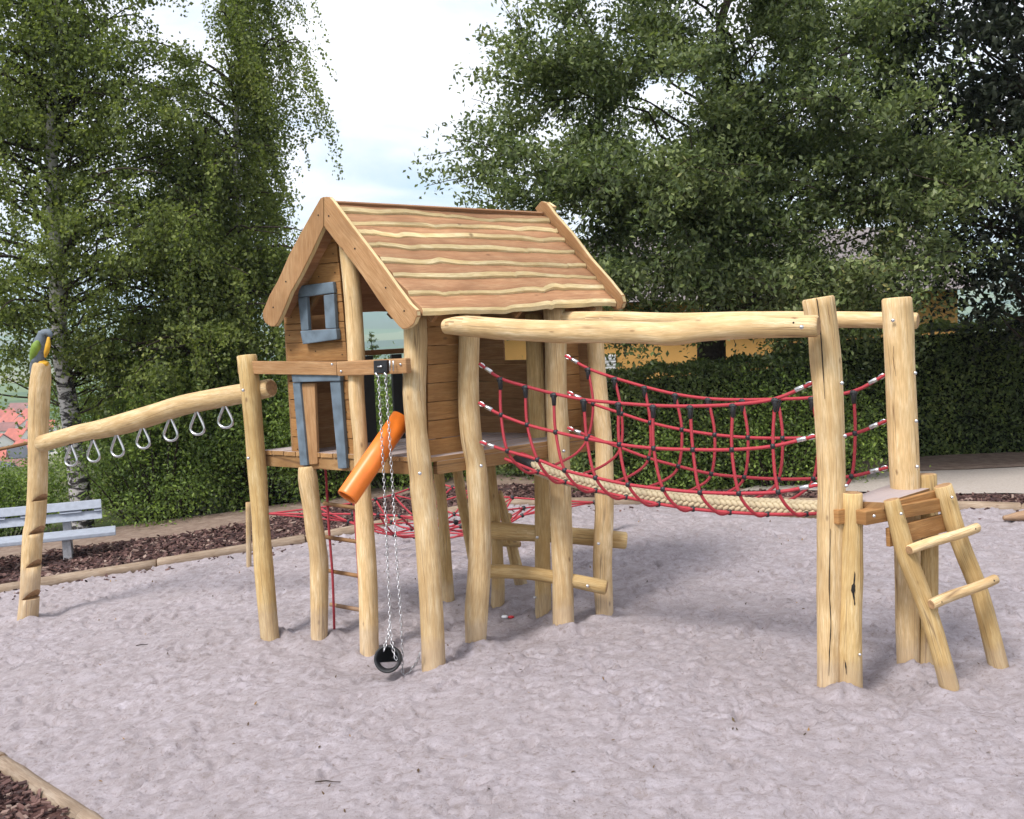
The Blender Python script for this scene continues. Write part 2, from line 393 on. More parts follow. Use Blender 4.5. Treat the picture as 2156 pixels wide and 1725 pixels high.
M['leaf_birch'] = leafmat('birch_leaf', [(0, (.040, .060, .015)), (.45, (.140, .180, .045)), (.85, (.245, .285, .080)), (1, (.40, .41, .15))], .4, .5, .25)
M['leaf_hedge'] = leafmat('hedge_leaf', [(0, (0.043, 0.068, 0.019)), (.55, (0.119, 0.167, 0.047)), (1, (0.286, 0.335, 0.088))], .25)
M['leaf_shrub'] = leafmat('shrub_leaf', [(0, (0.050, 0.084, 0.018)), (.5, (0.134, 0.202, 0.040)), (1, (0.319, 0.420, 0.086))], .32)
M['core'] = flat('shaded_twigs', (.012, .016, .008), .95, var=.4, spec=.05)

# ------------------------------------------------------------------ noise on numpy grids
def vnoise(x, y, seed):
    xi = np.floor(x).astype(np.int64); yi = np.floor(y).astype(np.int64); xf = x - xi; yf = y - yi
    def hsh(a, b_):
        n = (a * 374761393 + b_ * 668265263 + seed * 982451653) & 0xffffffff
        n = ((n ^ (n >> 13)) * 1274126177) & 0xffffffff; return ((n ^ (n >> 16)) & 0xffff) / 65535.0
    u = xf * xf * (3 - 2 * xf); v = yf * yf * (3 - 2 * yf)
    return (hsh(xi, yi) * (1 - u) + hsh(xi + 1, yi) * u) * (1 - v) + (hsh(xi, yi + 1) * (1 - u) + hsh(xi + 1, yi + 1) * u) * v
def fbm(x, y, seed, oct_=4):
    s = 0; a = .5
    for o in range(oct_): s = s + a * (vnoise(x * 2 ** o, y * 2 ** o, seed + o) - .5); a *= .5
    return s
def gbn(x):
    t = -0.7 - x; return -0.085 * 0.5 * (t + np.sqrt(t * t + .3))
def fastmesh(name, V, Fq, mats, attr=None, smooth=False):
    me = bpy.data.meshes.new(name); nf, k = Fq.shape
    me.vertices.add(len(V)); me.vertices.foreach_set('co', V.astype(np.float32).ravel())
    me.loops.add(nf * k); me.loops.foreach_set('vertex_index', Fq.astype(np.int32).ravel())
    me.polygons.add(nf); me.polygons.foreach_set('loop_start', np.arange(0, nf * k, k, dtype=np.int32))
    me.polygons.foreach_set('use_smooth', np.full(nf, smooth))
    for mm in (mats if isinstance(mats, (list, tuple)) else [mats]): me.materials.append(mm)
    if attr is not None:
        a = me.attributes.new('rnd', 'FLOAT', 'FACE'); a.data.foreach_set('value', attr.astype(np.float32))
    me.update(calc_edges=True); return me

# ------------------------------------------------------------------ terrain, sand, mulch, path
def smooth(a, b_, t):
    t = np.clip((t - a) / (b_ - a), 0, 1); return t * t * (3 - 2 * t)
def terrain_z(X, Y):
    D = np.hypot(X, Y)
    z = np.where(D < 60, np.maximum(gbn(X), -1.3), -1.3 * np.ones_like(X)) * smooth(80, 30, D) - .25
    edge = np.where((X > -2.5), 36.0, 21.0) 
    edge = 21 + 16 * smooth(-5, 1, X)
    z = z - 42 * smooth(edge, edge + 240, np.where(Y > 0, D, D * 0 - 1))
    z = z + smooth(1300, 5200, D) * 225 * np.where(Y > 0, 1, .2) * (1 + .25 * np.sin(X / 900.0 + 1.0)) + smooth(300, 900, D) * 6 * fbm(X / 300., Y / 300., 3)
    return z
na, nr = 160, 130
ang = np.linspace(0, 2 * np.pi, na, endpoint=False)
rad = np.concatenate([[0.0], np.geomspace(1.5, 9000, nr - 1)])
AA, RR = np.meshgrid(ang, rad); X = RR * np.sin(AA); Y = RR * np.cos(AA)
V = np.stack([X.ravel(), Y.ravel(), terrain_z(X, Y).ravel()], 1)
ii = np.arange(nr - 1)[:, None] * na; jj = np.arange(na)[None, :]; j2 = (np.arange(na)[None, :] + 1) % na
Fq = np.stack([ii + jj, ii + na + jj, ii + na + j2, ii + j2], -1).reshape(-1, 4)
mt, nt, b, out = mat('countryside'); l = nt.links
t = node(nt, 'ShaderNodeTexCoord'); vo = node(nt, 'ShaderNodeTexVoronoi', Scale=.0045); l.new(t.outputs['Object'], vo.inputs['Vector'])
sv = node(nt, 'ShaderNodeSeparateColor'); l.new(vo.outputs['Color'], sv.inputs[0])
c_far = ramp(nt, sv.outputs[0], [(0, (.05, .085, .03)), (.35, (.10, .15, .045)), (.6, (.19, .21, .085)), (.8, (.05, .07, .03)), (1, (.27, .25, .13))])
nn = node(nt, 'ShaderNodeTexNoise', Scale=1.2, Detail=8, Roughness=.7); l.new(t.outputs['Object'], nn.inputs['Vector'])
c_near = ramp(nt, nn.outputs['Fac'], [(.3, (.10, .075, .05)), (.5, (.07, .085, .03)), (.7, (.05, .08, .022))])
ln = node(nt, 'ShaderNodeVectorMath', operation='LENGTH'); l.new(t.outputs['Object'], ln.inputs[0])
mr = node(nt, 'ShaderNodeMapRange'); l.new(ln.outputs['Value'], mr.inputs[0]); mr.inputs[1].default_value = 150; mr.inputs[2].default_value = 500
l.new(mixc(nt, mr.outputs[0], c_near, c_far), b.inputs['Base Color']); b.inputs['Roughness'].default_value = .95; b.inputs['Specular IOR Level'].default_value = .1
prop(link('terrain', fastmesh('terrain', V, Fq, mt, smooth=True)), kind='structure')

eA, eB = G(0, 1606), G(178, 1725)
EDGE = [(-6.88, 13.35), (-4.9, 13.72), (-2.96, 14.15), (-1.6, 14.72), (-.19, 15.4), (1.9, 15.05), (3.81, 14.42), (6.65, 13.3), (8.6, 11.6), (9.0, 8.0), (7.6, 4.6), (3.4, 3.1),
        (0.2, 3.2), (-1.5, 4.65), (eB.x, eB.y), (eA.x, eA.y), (-6.3, 9.15), (-9.2, 11.0), (-9.4, 12.9)]
def inside(px, py, poly):
    r = np.zeros(px.shape, bool); n = len(poly)
    for i in range(n):
        x1, y1 = poly[i]; x2, y2 = poly[(i + 1) % n]
        c = ((y1 > py) != (y2 > py)) & (px < (x2 - x1) * (py - y1) / (y2 - y1 + 1e-12) + x1); r ^= c
    return r
gs = .025
gx = np.arange(-9.6, 9.2, gs); gy = np.arange(3.0, 15.6, gs)
GX, GY = np.meshgrid(gx, gy)
Z = fbm(GX * .9, GY * .9, 11, 3) * .10 + fbm(GX * 3.1, GY * 3.1, 21, 3) * .045 + fbm(GX * 7, GY * 7, 31, 3) * .026 + fbm(GX * 15, GY * 15, 41, 2) * .022
rs = np.random.default_rng(5)
for k in range(9500):
    cx, cy = rs.uniform(-8.5, 8.5), rs.uniform(4, 15.3)
    if abs(cx) > .6 * cy + 2: continue
    th = rs.uniform(0, math.pi); La = rs.uniform(.03, .12); Lb = rs.uniform(.022, .048); dp = rs.uniform(.008, .042) * (1 if k % 3 == 0 else .55)
    r_ = .34; i0, i1 = int((cx - r_ - gx[0]) / gs), int((cx + r_ - gx[0]) / gs); k0, k1 = int((cy - r_ - gy[0]) / gs), int((cy + r_ - gy[0]) / gs)
    if i0 < 0 or k0 < 0: continue
    sx_, sy_ = GX[k0:k1, i0:i1] - cx, GY[k0:k1, i0:i1] - cy
    a = (sx_ * math.cos(th) + sy_ * math.sin(th)) / La; b_ = (-sx_ * math.sin(th) + sy_ * math.cos(th)) / Lb
    q = a * a + b_ * b_
    Z[k0:k1, i0:i1] += -dp * np.exp(-q ** 1.5) + dp * .55 * np.exp(-(np.sqrt(q) - 1.4) ** 2 / .07) * (.5 + .5 * np.sign(a + .3))
# scooped hollows at the feet of the posts
for (hx, hy, hr, hd) in ((-1.1, 8.25, .5, .05), (.3, 8.9, .6, .04), (2.6, 7.5, .6, .05), (-.5, 9.6, .9, .06)):
    Z -= hd * np.exp(-((GX - hx) ** 2 + (GY - hy) ** 2) / hr ** 2)
FEET = [(568, 1347), (672, 1345), (778, 1372), (911, 1397), (1003, 1350), (1187, 1309), (1272, 1289), (945, 1262), (1048, 1268), (1143, 1286), (1744, 1438), (1790, 1438), (1912, 1390), (1953, 1390), (2000, 1447), (2104, 1404), (57, 1302)]
for i_, (px_, py_) in enumerate(FEET):
    q = G(px_, py_); dd = np.hypot(GX - q.x, GY - q.y); th = np.arctan2(GY - q.y, GX - q.x)
    Z += .045 * np.exp(-((dd - .13) / .07) ** 2) * (.55 + .45 * np.sin(th * 2 + i_)) * (.6 + .8 * vnoise(GX * 9, GY * 9, i_)) - .03 * np.exp(-((dd - .34) / .1) ** 2) * (.5 + .5 * np.sin(th + i_ * 2))
SZ = Z + gbn(GX)
def sand_z(x, y):
    i = int((x - gx[0]) / gs); k = int((y - gy[0]) / gs)
    return float(SZ[min(max(k, 0), len(gy) - 1), min(max(i, 0), len(gx) - 1)])
ny, nx = GX.shape
idx = np.arange(ny * nx).reshape(ny, nx)
Fq = np.stack([idx[:-1, :-1], idx[:-1, 1:], idx[1:, 1:], idx[1:, :-1]], -1).reshape(-1, 4)
fcx = GX[:-1, :-1].ravel() + gs / 2; fcy = GY[:-1, :-1].ravel() + gs / 2
keep = inside(fcx, fcy, EDGE) & (np.abs(fcx) < .6 * fcy + 2.2)
Fq = Fq[keep]; used = np.unique(Fq); remap = np.full(ny * nx, -1); remap[used] = np.arange(len(used)); Fq = remap[Fq]
V = np.stack([GX.ravel(), GY.ravel(), SZ.ravel()], 1)[used]
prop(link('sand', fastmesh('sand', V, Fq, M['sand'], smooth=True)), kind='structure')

def strip(name, inner, outer, dz, m_, sub=10):
    """ground band between two polylines"""
    v = []; f = []; n = len(inner)
    for i in range(n):
        for k in range(sub + 1):
            q = k / sub; x = inner[i][0] * (1 - q) + outer[i][0] * q; y = inner[i][1] * (1 - q) + outer[i][1] * q
            v.append((x, y, gb(x) + dz + .05 * (vnoise(np.array([x * 2.0]), np.array([y * 2.0]), 5)[0] - .5)))
    w_ = sub + 1
    for i in range(n - 1):
        for k in range(sub): f.append([i * w_ + k, i * w_ + k + 1, (i + 1) * w_ + k + 1, (i + 1) * w_ + k])
    return prop(link(name, fastmesh(name, np.array(v), np.array(f), m_, smooth=True)), kind='structure')
def dense(pl, sub):
    out = []
    for i in range(len(pl) - 1):
        for k in range(sub):
            t = k / sub; out.append((pl[i][0] * (1 - t) + pl[i + 1][0] * t, pl[i][1] * (1 - t) + pl[i + 1][1] * t))
    return out + [pl[-1]]
backE = [(-12, 12.3)] + [EDGE[i] for i in range(0, 8)] + [(8.6, 12.2)]
backO = [(-12.5, 15.4), (-7.4, 16.0), (-5.2, 15.9), (-3.2, 16.6), (-1.4, 17.2), (.2, 17.0), (2.1, 15.75), (4.0, 15.25), (6.9, 14.15), (8.9, 13.2)]
strip('bark_mulch_bed', dense(backE, 4), dense(backO, 4), .01, M['mulch'])
backO2 = [(-12.5, 17.6), (-7.6, 17.6), (-5.2, 17.8), (-3.2, 18.2), (-1.4, 18.6), (.2, 18.4), (2.1, 17.4), (4.0, 16.9), (6.9, 16.9), (9.2, 17.0)]
strip('bare_earth', dense(backO, 3), dense(backO2, 3), .012, M['dirt'])
strip('gravel_path', dense([(3.4, 15.45), (6.9, 14.2), (10.5, 12.3)], 4), dense([(4.6, 16.75), (7.4, 16.6), (12.5, 16.3)], 4), .05, M['path'])
strip('earth_bank', dense([(4.4, 16.7), (7.3, 16.6), (12.5, 16.3)], 4), dense([(4.6, 18.2), (7.6, 18.2), (12.6, 18.2)], 4), .06, M['dirt'])
frontE = [(-9.3, 11.0), (-6.3, 9.15), (eA.x, eA.y), (eB.x, eB.y), (-1.5, 4.65), (.2, 3.2)]
frontO = [(-10.5, 8.5), (-7.3, 7.0), (-5.2, 5.4), (-4.0, 4.3), (-3.0, 3.2), (-1, 1.8)]
strip('bark_mulch_corner', dense(frontE, 4), dense(frontO, 4), .01, M['mulch'])
def chips(name, pl_in, pl_out, n, seed, s0=.018, s1=.05):
    r = np.random.default_rng(seed); a = np.array(dense(pl_in, 8)); c = np.array(dense(pl_out, 8)); m_ = len(a)
    t = r.uniform(0, m_ - 1.001, n); i = t.astype(int); f_ = (t - i)[:, None]; q = r.uniform(.03, 1, n)[:, None]
    P = (a[i] * (1 - f_) + a[i + 1] * f_) * (1 - q) + (c[i] * (1 - f_) + c[i + 1] * f_) * q
    z = (gbn(P[:, 0]) + .02 + r.uniform(0, .035, n)) if n > 1000 else np.array([sand_z(a_, c_) for a_, c_ in P]) + .008
    ctr = np.column_stack([P, z]); th = r.uniform(0, 6.28, n); ti = r.normal(0, .35, n); tj = r.normal(0, .3, n)
    L_ = r.uniform(s0, s1, n); W_ = L_ * r.uniform(.3, .6, n)
    ax = np.stack([np.cos(th), np.sin(th), ti], 1) * L_[:, None]; bx = np.stack([-np.sin(th), np.cos(th), tj], 1) * W_[:, None]
    hz = np.array([0, 0, .006])
    top = [ctr - ax - bx * .7 + hz, ctr + ax * .8 - bx + hz, ctr + ax + bx * .6 + hz, ctr - ax * .9 + bx + hz]; bot = [p - 2 * hz for p in top]
    V = np.stack(top + bot, 1).reshape(-1, 3); o = np.arange(n)[:, None] * 8
    Fq = np.concatenate([o + np.array([[0, 1, 2, 3]]), o + np.array([[0, 4, 5, 1]]), o + np.array([[1, 5, 6, 2]]), o + np.array([[2, 6, 7, 3]]), o + np.array([[3, 7, 4, 0]])])
    return fastmesh(name, V, Fq, M['chip'], np.tile(r.uniform(0, 1, n), 5))
prop(link('bark_chips', chips('bark_chips', backE, backO, 16000, 3, .02, .055)), 'reddish brown bark chips covering the bed behind the sandpit', 'bark chips', kind='stuff')
prop(link('bark_chips', chips('bark_chips', frontE, frontO, 9000, 4, .012, .035)), 'dark bark chips in the near left corner', 'bark chips', kind='stuff')

inw = lambda pl, dx, dy: [(x + dx, y + dy) for (x, y) in pl]
prop(link('bark_chips', chips('bark_chips', inw(backE, 0, -.05), inw(backE, 0, -.7), 260, 9, .015, .04)), 'scattered bark chips on the sand along the rear edging', 'bark chips', kind='stuff')
# sandpit edging of half buried round timbers
ed = thing('sandpit_edging', (0, 15.2, 0), 'low round timber edging curving around the sandpit', 'edging')
closed = EDGE + [EDGE[0]]
for i in range(len(EDGE)):
    a, c = EDGE[i], closed[i + 1]; L_ = math.hypot(c[0] - a[0], c[1] - a[1]); k = max(1, round(L_ / 2.2))
    for q in range(k):
        t0, t1 = q / k, (q + 1) / k; nseg = 8; near = .07 if 12 <= i <= 16 else .08
        off = random.uniform(-.012, .012); ps = []
        for s in range(nseg + 1):
            t_ = t0 + (t1 - t0) * (s / nseg) * .996; x = a[0] + (c[0] - a[0]) * t_; y = a[1] + (c[1] - a[1]) * t_
            ps.append((x, y, gb(x) + (-.005 if 12 <= i <= 16 else .02) + off))
        MB().tube(ps, near, 14, .05, capmi=1).build('edging_timber', [M['kerb'], M['end']], ed)

# ------------------------------------------------------------------ log posts from silhouettes
def silhouette(rows, Yb, Yt, sink=.35, sub=4, extend=True):
    """rows (xl, xr, y) from top to bottom -> centre line + radii (bottom to top)"""
    pts = []; rr = []; n = len(rows); y0, y1 = rows[0][2], rows[-1][2]
    for i, (xl, xr, y) in enumerate(rows):
        t_ = (y - y0) / (y1 - y0 + 1e-9); Yd = Yt + (Yb - Yt) * t_
        pts.append(at((xl + xr) / 2, y, Yd)); 
        j0, j1 = max(i - 1, 0), min(i + 1, n - 1)
        dx = (rows[j1][0] + rows[j1][1] - rows[j0][0] - rows[j0][1]) / 2; dy = rows[j1][2] - rows[j0][2]
        rr.append((xr - xl) / 2 * Yd / F * math.cos(math.atan2(dx, dy)))
    pts = pts[::-1]; rr = rr[::-1]
    if sink:
        d = (pts[0] - pts[1]).normalized(); pts = [pts[0] + d * sink] + pts; rr = [rr[0]] + rr
    n2 = (len(pts) - 1) * sub + 1
    return catmull(pts, sub), lerp_list(rr, n2)
def post(name, parent, rows, Yb, Yt, m_='log', sink=.35, bump=.065, top=False, sides=16):
    p, r = silhouette(rows, Yb, Yt, sink); return MB().tube(p, r, sides, bump, capmi=1, chamfer=.1).build(name, [M[m_], M['end']], parent, top)
def bolt(parent, p, r=.014, d=None, m_='steel'):
    d = Vector(d) if d is not None else (CAM - Vector(p)).normalized()
    q = Vector(p); rot = d.to_track_quat('Z', 'Y').to_matrix()
    return MB().sphere(q, r, 8, 5, (1, 1, .55), rot).build('bolt', M[m_], parent)

# ================================================================== PLAYHOUSE
Cc = at(905, 1002, 8.5); ZB = Cc.z; ZT = ZB + .15
Aa = at(552, 979.4, 9.62); Bb = at(1255, 942, 9.75)
PF = Plane(Cc, Aa); PS = Plane(Cc, Bb)
house = thing('playhouse', (-.8, 9.5, 0), 'wooden playhouse on crooked log stilts with a pitched plank roof', 'playhouse')
vS = Vector((Bb.x - Cc.x, Bb.y - Cc.y, 0)); uF = Vector((Aa.x - Cc.x, Aa.y - Cc.y, 0))
Dd = Vector((Cc.x, Cc.y, 0)) + uF + vS * .92

# posts
POSTS = [
 ('log_gold', [(498.8, 540, 748), (508, 549, 830), (518, 558.5, 949), (522, 563, 1003), (530, 566, 1088), (535, 576, 1196), (547, 587, 1327), (549, 590, 1348)], G(568, 1347).y, 9.6),
 ('log', [(628, 663, 982), (628, 668.7, 1005), (642, 678, 1097), (651.6, 688.4, 1163), (653, 692.4, 1242), (653, 691, 1346)], G(672, 1345).y, 9.3),
 ('log', [(708, 742, 470), (712.7, 748, 515), (722.8, 761, 614), (732, 768.6, 750), (733, 766, 792), (736, 768, 848), (744, 773.6, 927), (746.5, 776, 968), (746, 782, 1044), (750, 792, 1163), (754, 796, 1242), (757, 799, 1374)], G(778, 1372).y, 8.95),
 ('log', [(850, 899, 657), (850, 899, 736), (847, 897.7, 826), (854.8, 900, 905), (857, 906.7, 957), (862.7, 912, 1006), (863.4, 916, 1031), (872.6, 925, 1123), (878, 930.5, 1194), (883, 933, 1268), (887, 937, 1399)], G(911, 1397).y, 8.72),
 ('log', [(966, 1011, 638), (966, 1011, 715), (963.8, 1010, 819), (968, 1013.4, 909), (979.6, 1022.4, 977), (980.8, 1026, 1005), (987, 1033, 1103), (985.7, 1034.6, 1188), (979.6, 1028.4, 1298), (979, 1024.8, 1352)], G(1003, 1350).y, 8.84),
 ('log', [(1141, 1188, 632), (1146.5, 1192.8, 724), (1148.8, 1194, 819), (1153, 1198.4, 932), (1156.7, 1202, 1029), (1159, 1205.6, 1127), (1163, 1208, 1225), (1164, 1210.5, 1312)], G(1187, 1309).y, 9.54),
 ('log', [(1228, 1266, 632), (1234.5, 1271.7, 722), (1241, 1279.6, 819), (1252.5, 1288, 920), (1252, 1293.6, 1042), (1249.6, 1290, 1139), (1249.6, 1287.5, 1200), (1254.5, 1291, 1290)], G(1272, 1289).y, 9.88),
 ('log_gold', [(910, 934, 980), (923, 945, 1103), (930, 957, 1262)], G(945, 1262).y, 10.05),
 ('log_gold', [(950, 973, 985), (970, 990, 1093), (992, 1014, 1215)], 10.7, 10.3),
 ('log_gold', [(1020, 1042, 975), (1034, 1056, 1127), (1034.6, 1062.7, 1225), (1033, 1062.7, 1270)], G(1048, 1268).y, 9.9),
 ('log_gold', [(1106, 1141, 662), (1113, 1150, 920), (1123.7, 1156.7, 1003), (1125, 1159, 1127), (1127.4, 1160.4, 1288)], G(1143, 1286).y, 9.9),
]
for (mm, rows, yb, yt) in POSTS: post('post', house, rows, yb, yt, mm)
# deck: frame beams + boards running front to back
frame = MB()
Cz = Vector((Cc.x, Cc.y, ZB + .055)); Az = Vector((Aa.x, Aa.y, ZB + .055)); Bz = Vector((Bb.x, Bb.y, ZB + .055)); Dz = Vector((Dd.x, Dd.y, ZB + .055))
nF = Vector((PF.n.x, PF.n.y, 0)); nS = Vector((PS.n.x, PS.n.y, 0))
fd = (Az - Cz).normalized(); sdv = (Bz - Cz).normalized()
frame.beam(Cz - nF * .03 + fd * .02, Az - nF * .03, .06, .11); frame.beam(Cz - nS * .03 + sdv * .08, Bz - nS * .03, .06, .11)
frame.beam(Az + (Cz - Az) * .02 + sdv * .08, Dz, .06, .11); frame.beam(Bz - sdv * .03 + fd * .06, Dz - sdv * .03 - fd * .06, .06, .11)
deck = frame.build('deck', M['deck'], house, bevel=.004)
nb = 13
for i in range(nb):
    t0, t1 = i / nb + .003, (i + 1) / nb - .003
    a0 = Vector((Cc.x, Cc.y, ZB + .112)) + uF * t0; a1 = Vector((Cc.x, Cc.y, ZB + .112)) + uF * t1
    ln_ = vS * (1.0 - .08 * (t0 + t1) / 2); z_ = Vector((0, 0, random.uniform(-.002, .002)))
    p = [a0 + nF * .015 + z_, a1 + nF * .015 + z_, a1 + ln_ + z_, a0 + ln_ + z_]
    MB().prism(p, (0, 0, .04), axis=vS).build('deck_board', M['deck'], deck, bevel=.003)
def zr(tile):
    k = {'1': (518.7, 389.0, .22558), '2': (518.7, 713.3, .22558), '3': (891.6, 616.0, .22558), '4': (1296.8, 599.8, .30075), '5': (1621.0, 972.6, .28184), '6': (518.7, 1005.0, .26315), '7': (891.6, 956.4, .24437), '8': (0, 664.6, .3852)}[tile]
    return lambda x, y: (k[0] + x * k[2], k[1] + y * k[2])
z1, z2, z3, z4, z5, z6, z7, z8 = [zr(c) for c in '12345678']

# front wall : rows of boards clipped to the wall outline, less the window openings
edgeL = [PF.sz(*z2(440, 1105)), PF.sz(*z2(390, 300)), PF.sz(*z1(350, 1300)), PF.sz(*z1(470, 900)), PF.sz(*z1(700, 330))]
edgeR = [PF.sz(*z2(1005, 1120)), PF.sz(*z2(940, 200)), PF.sz(*z1(905, 1200)), PF.sz(*z1(840, 530)), PF.sz(*z1(815, 400))]
def fz(edge, z): return float(np.interp(z, [e[1] for e in edge], [e[0] for e in edge]))
openU = [PF.sz(*z1(575, 1040)), PF.sz(*z1(730, 1040)), PF.sz(*z1(595, 1352)), PF.sz(*z1(745, 1350))]
openL = [PF.sz(*z2(495, 400)), PF.sz(*z2(785, 400)), PF.sz(*z2(575, 1130)), PF.sz(*z2(860, 1130))]
rows_z = [PF.sz(*z2(900, 1112))[1]]
zt_wall = min(edgeL[-1][1], edgeR[-1][1] + .1)
while rows_z[-1] < zt_wall: rows_z.append(rows_z[-1] + .172)
stud = MB()
stud.beam(PF.w(edgeR[0][0] + .05, ZT, -.07), PF.w(edgeR[2][0] + .05, 3.1, -.07), .05, .05, upv=(0, 1, 0))
fwall = stud.build('front_wall', M['inner'], house)
def board(par, plane, q, za, zb_, off, th, m_, name='plank', gap=.003, bev=.004):
    """q = (sa0, sb0, sa1, sb1) left/right ends at bottom and top"""
    p = [plane.w(q[0], za + gap, off), plane.w(q[1], za + gap, off), plane.w(q[3], zb_ - gap, off), plane.w(q[2], zb_ - gap, off)]
    return MB().prism(p, -plane.n * th, axis=plane.d).build(name, M[m_], par, bevel=bev)
for i in range(len(rows_z) - 1):
    za, zb_ = rows_z[i], rows_z[i + 1]
    L0, L1, R0, R1 = fz(edgeL, za), fz(edgeL, zb_), fz(edgeR, za), fz(edgeR, zb_)
    segs = [(R0, R1, L0, L1)]
    for op in (openU, openL):
        zt_, zb2 = (op[0][1] + op[1][1]) / 2, (op[2][1] + op[3][1]) / 2
        if zb_ <= zb2 + .01 or za >= zt_ - .01: continue
        fo = lambda z, a, b_: a[0] + (b_[0] - a[0]) * (z - b_[1]) / (a[1] - b_[1])  # along jamb
        # the part of this row that is level with the opening is cut away
        lo, hi = max(za, zb2), min(zb_, zt_)
        def jl(z): return op[2][0] + (op[0][0] - op[2][0]) * (z - zb2) / (zt_ - zb2)
        def jr(z): return op[3][0] + (op[1][0] - op[3][0]) * (z - zb2) / (zt_ - zb2)
        def el(z): return L0 + (L1 - L0) * (z - za) / (zb_ - za)
        def er(z): return R0 + (R1 - R0) * (z - za) / (zb_ - za)
        off = random.uniform(-.004, .004)
        board(fwall, PF, (er(lo), jr(lo), er(hi), jr(hi)), lo, hi, off, .03, 'board'); board(fwall, PF, (jl(lo), el(lo), jl(hi), el(hi)), lo, hi, off, .03, 'board')
        if lo - za > .02: board(fwall, PF, (er(za), el(za), er(lo), el(lo)), za, lo, off, .03, 'board', gap=.001)
        if zb_ - hi > .02: board(fwall, PF, (er(hi), el(hi), er(zb_), el(zb_)), hi, zb_, off, .03, 'board', gap=.001)
        segs = []
        break
    for (r0_, r1_, l0_, l1_) in segs: board(fwall, PF, (r0_, l0_, r1_, l1_), za, zb_, random.uniform(-.004, .004), .03, 'board')
for i in range(1, len(rows_z) - 1):
    zc = (rows_z[i] + rows_z[i - 1]) / 2
    for q in (fz(edgeR, zc) + .05, fz(edgeL, zc) - .06, (fz(edgeR, zc) + fz(edgeL, zc)) / 2):
        zo = [(o[0][1] + o[1][1]) / 2 for o in (openU, openL)]; zu = [(o[2][1] + o[3][1]) / 2 for o in (openU, openL)]
        if any(zu[k] < zc < zo[k] for k in (0, 1)) and q not in (fz(edgeR, zc) + .05, fz(edgeL, zc) - .06): continue
        bolt(fwall, PF.w(q, zc + random.uniform(-.03, .03), .003), .006, PF.n, 'hole').name = 'nail'
def framebar(name, zf, quad, m_='blue', off=.045, th=.042, par=house, bev=.008):
    return MB().prism([PF.pt(*zf(*q), off) for q in quad], -PF.n * th).build(name, M[m_], par, bevel=bev)
wf = framebar('window_frame', z1, [(500, 1365), (835, 1345), (845, 1445), (525, 1490)], off=.06, th=.056); wf['label'] = 'blue painted frame of the small gable window'
for q in ([(490, 945), (805, 905), (818, 1010), (480, 1055)], [(480, 1058), (560, 1048), (580, 1358), (510, 1362)], [(718, 1033), (815, 1018), (835, 1342), (738, 1345)]):
    framebar('frame_bar', z1, q, par=wf)
df = framebar('doorway_frame', z2, [(415, 315), (865, 275), (875, 395), (430, 408)], off=.06, th=.056); df['label'] = 'blue painted frame round the lower doorway'
for q in ([(430, 411), (497, 407), (570, 1185), (500, 1185)], [(778, 402), (875, 397), (935, 1210), (855, 1215)]):
    framebar('frame_bar', z2, q, par=df)
framebar('door_board', z2, [(512, 420), (635, 415), (663, 1172), (574, 1178)], 'barge', .02, .035)
# crossbeam with the pulley
xb = MB(); xb.beam(PF.pt(*z2(-60, 268), .05), PF.pt(*z2(862, 278), .05), .06, .118); xb.build('crossbeam', M['barge'], house, bevel=.006)
xb = MB(); xb.beam(PF.pt(*z2(868, 280), .135), PF.pt(*z2(1515, 252), .135), .07, .125); cbm = xb.build('crane_arm', M['barge'], house, bevel=.012)
for q in ((885, 305), (1440, 240), (800, 240)): bolt(cbm, PF.pt(*z2(*q), .175), .012)
# side wall left of the opening and right of it (rows of boards)
def side_rows(x0t, x0b, x1t, x1b, ytop, ybot, nrow, par, plane=PS, m_='board', off=0.0):
    zb0 = plane.sz((x0b + x1b) / 2, ybot, off)[1]; zt0 = plane.sz((x0t + x1t) / 2, ytop, off)[1]
    sa, sb, ta, tb = plane.sz(x0b, ybot, off)[0], plane.sz(x1b, ybot, off)[0], plane.sz(x0t, ytop, off)[0], plane.sz(x1t, ytop, off)[0]
    for i in range(nrow):
        a_, b2 = i / nrow, (i + 1) / nrow
        board(par, plane, (sa + (ta - sa) * a_, sb + (tb - sb) * a_, sa + (ta - sa) * b2, sb + (tb - sb) * b2), zb0 + (zt0 - zb0) * a_, zb0 + (zt0 - zb0) * b2, off + random.uniform(-.003, .003), .03, m_)
sw = MB(); sw.beam(PS.w(.28, ZT, -.24), PS.w(.28, 2.75, -.24), .05, .05, upv=(0, 1, 0)); swo = sw.build('side_wall', M['inner'], house)
side_rows(899, 902, 985, 985, 648, 960, 8, swo, off=-.12)
side_rows(1183, 1188, 1246, 1262, 640, 934, 8, swo, off=-.14)
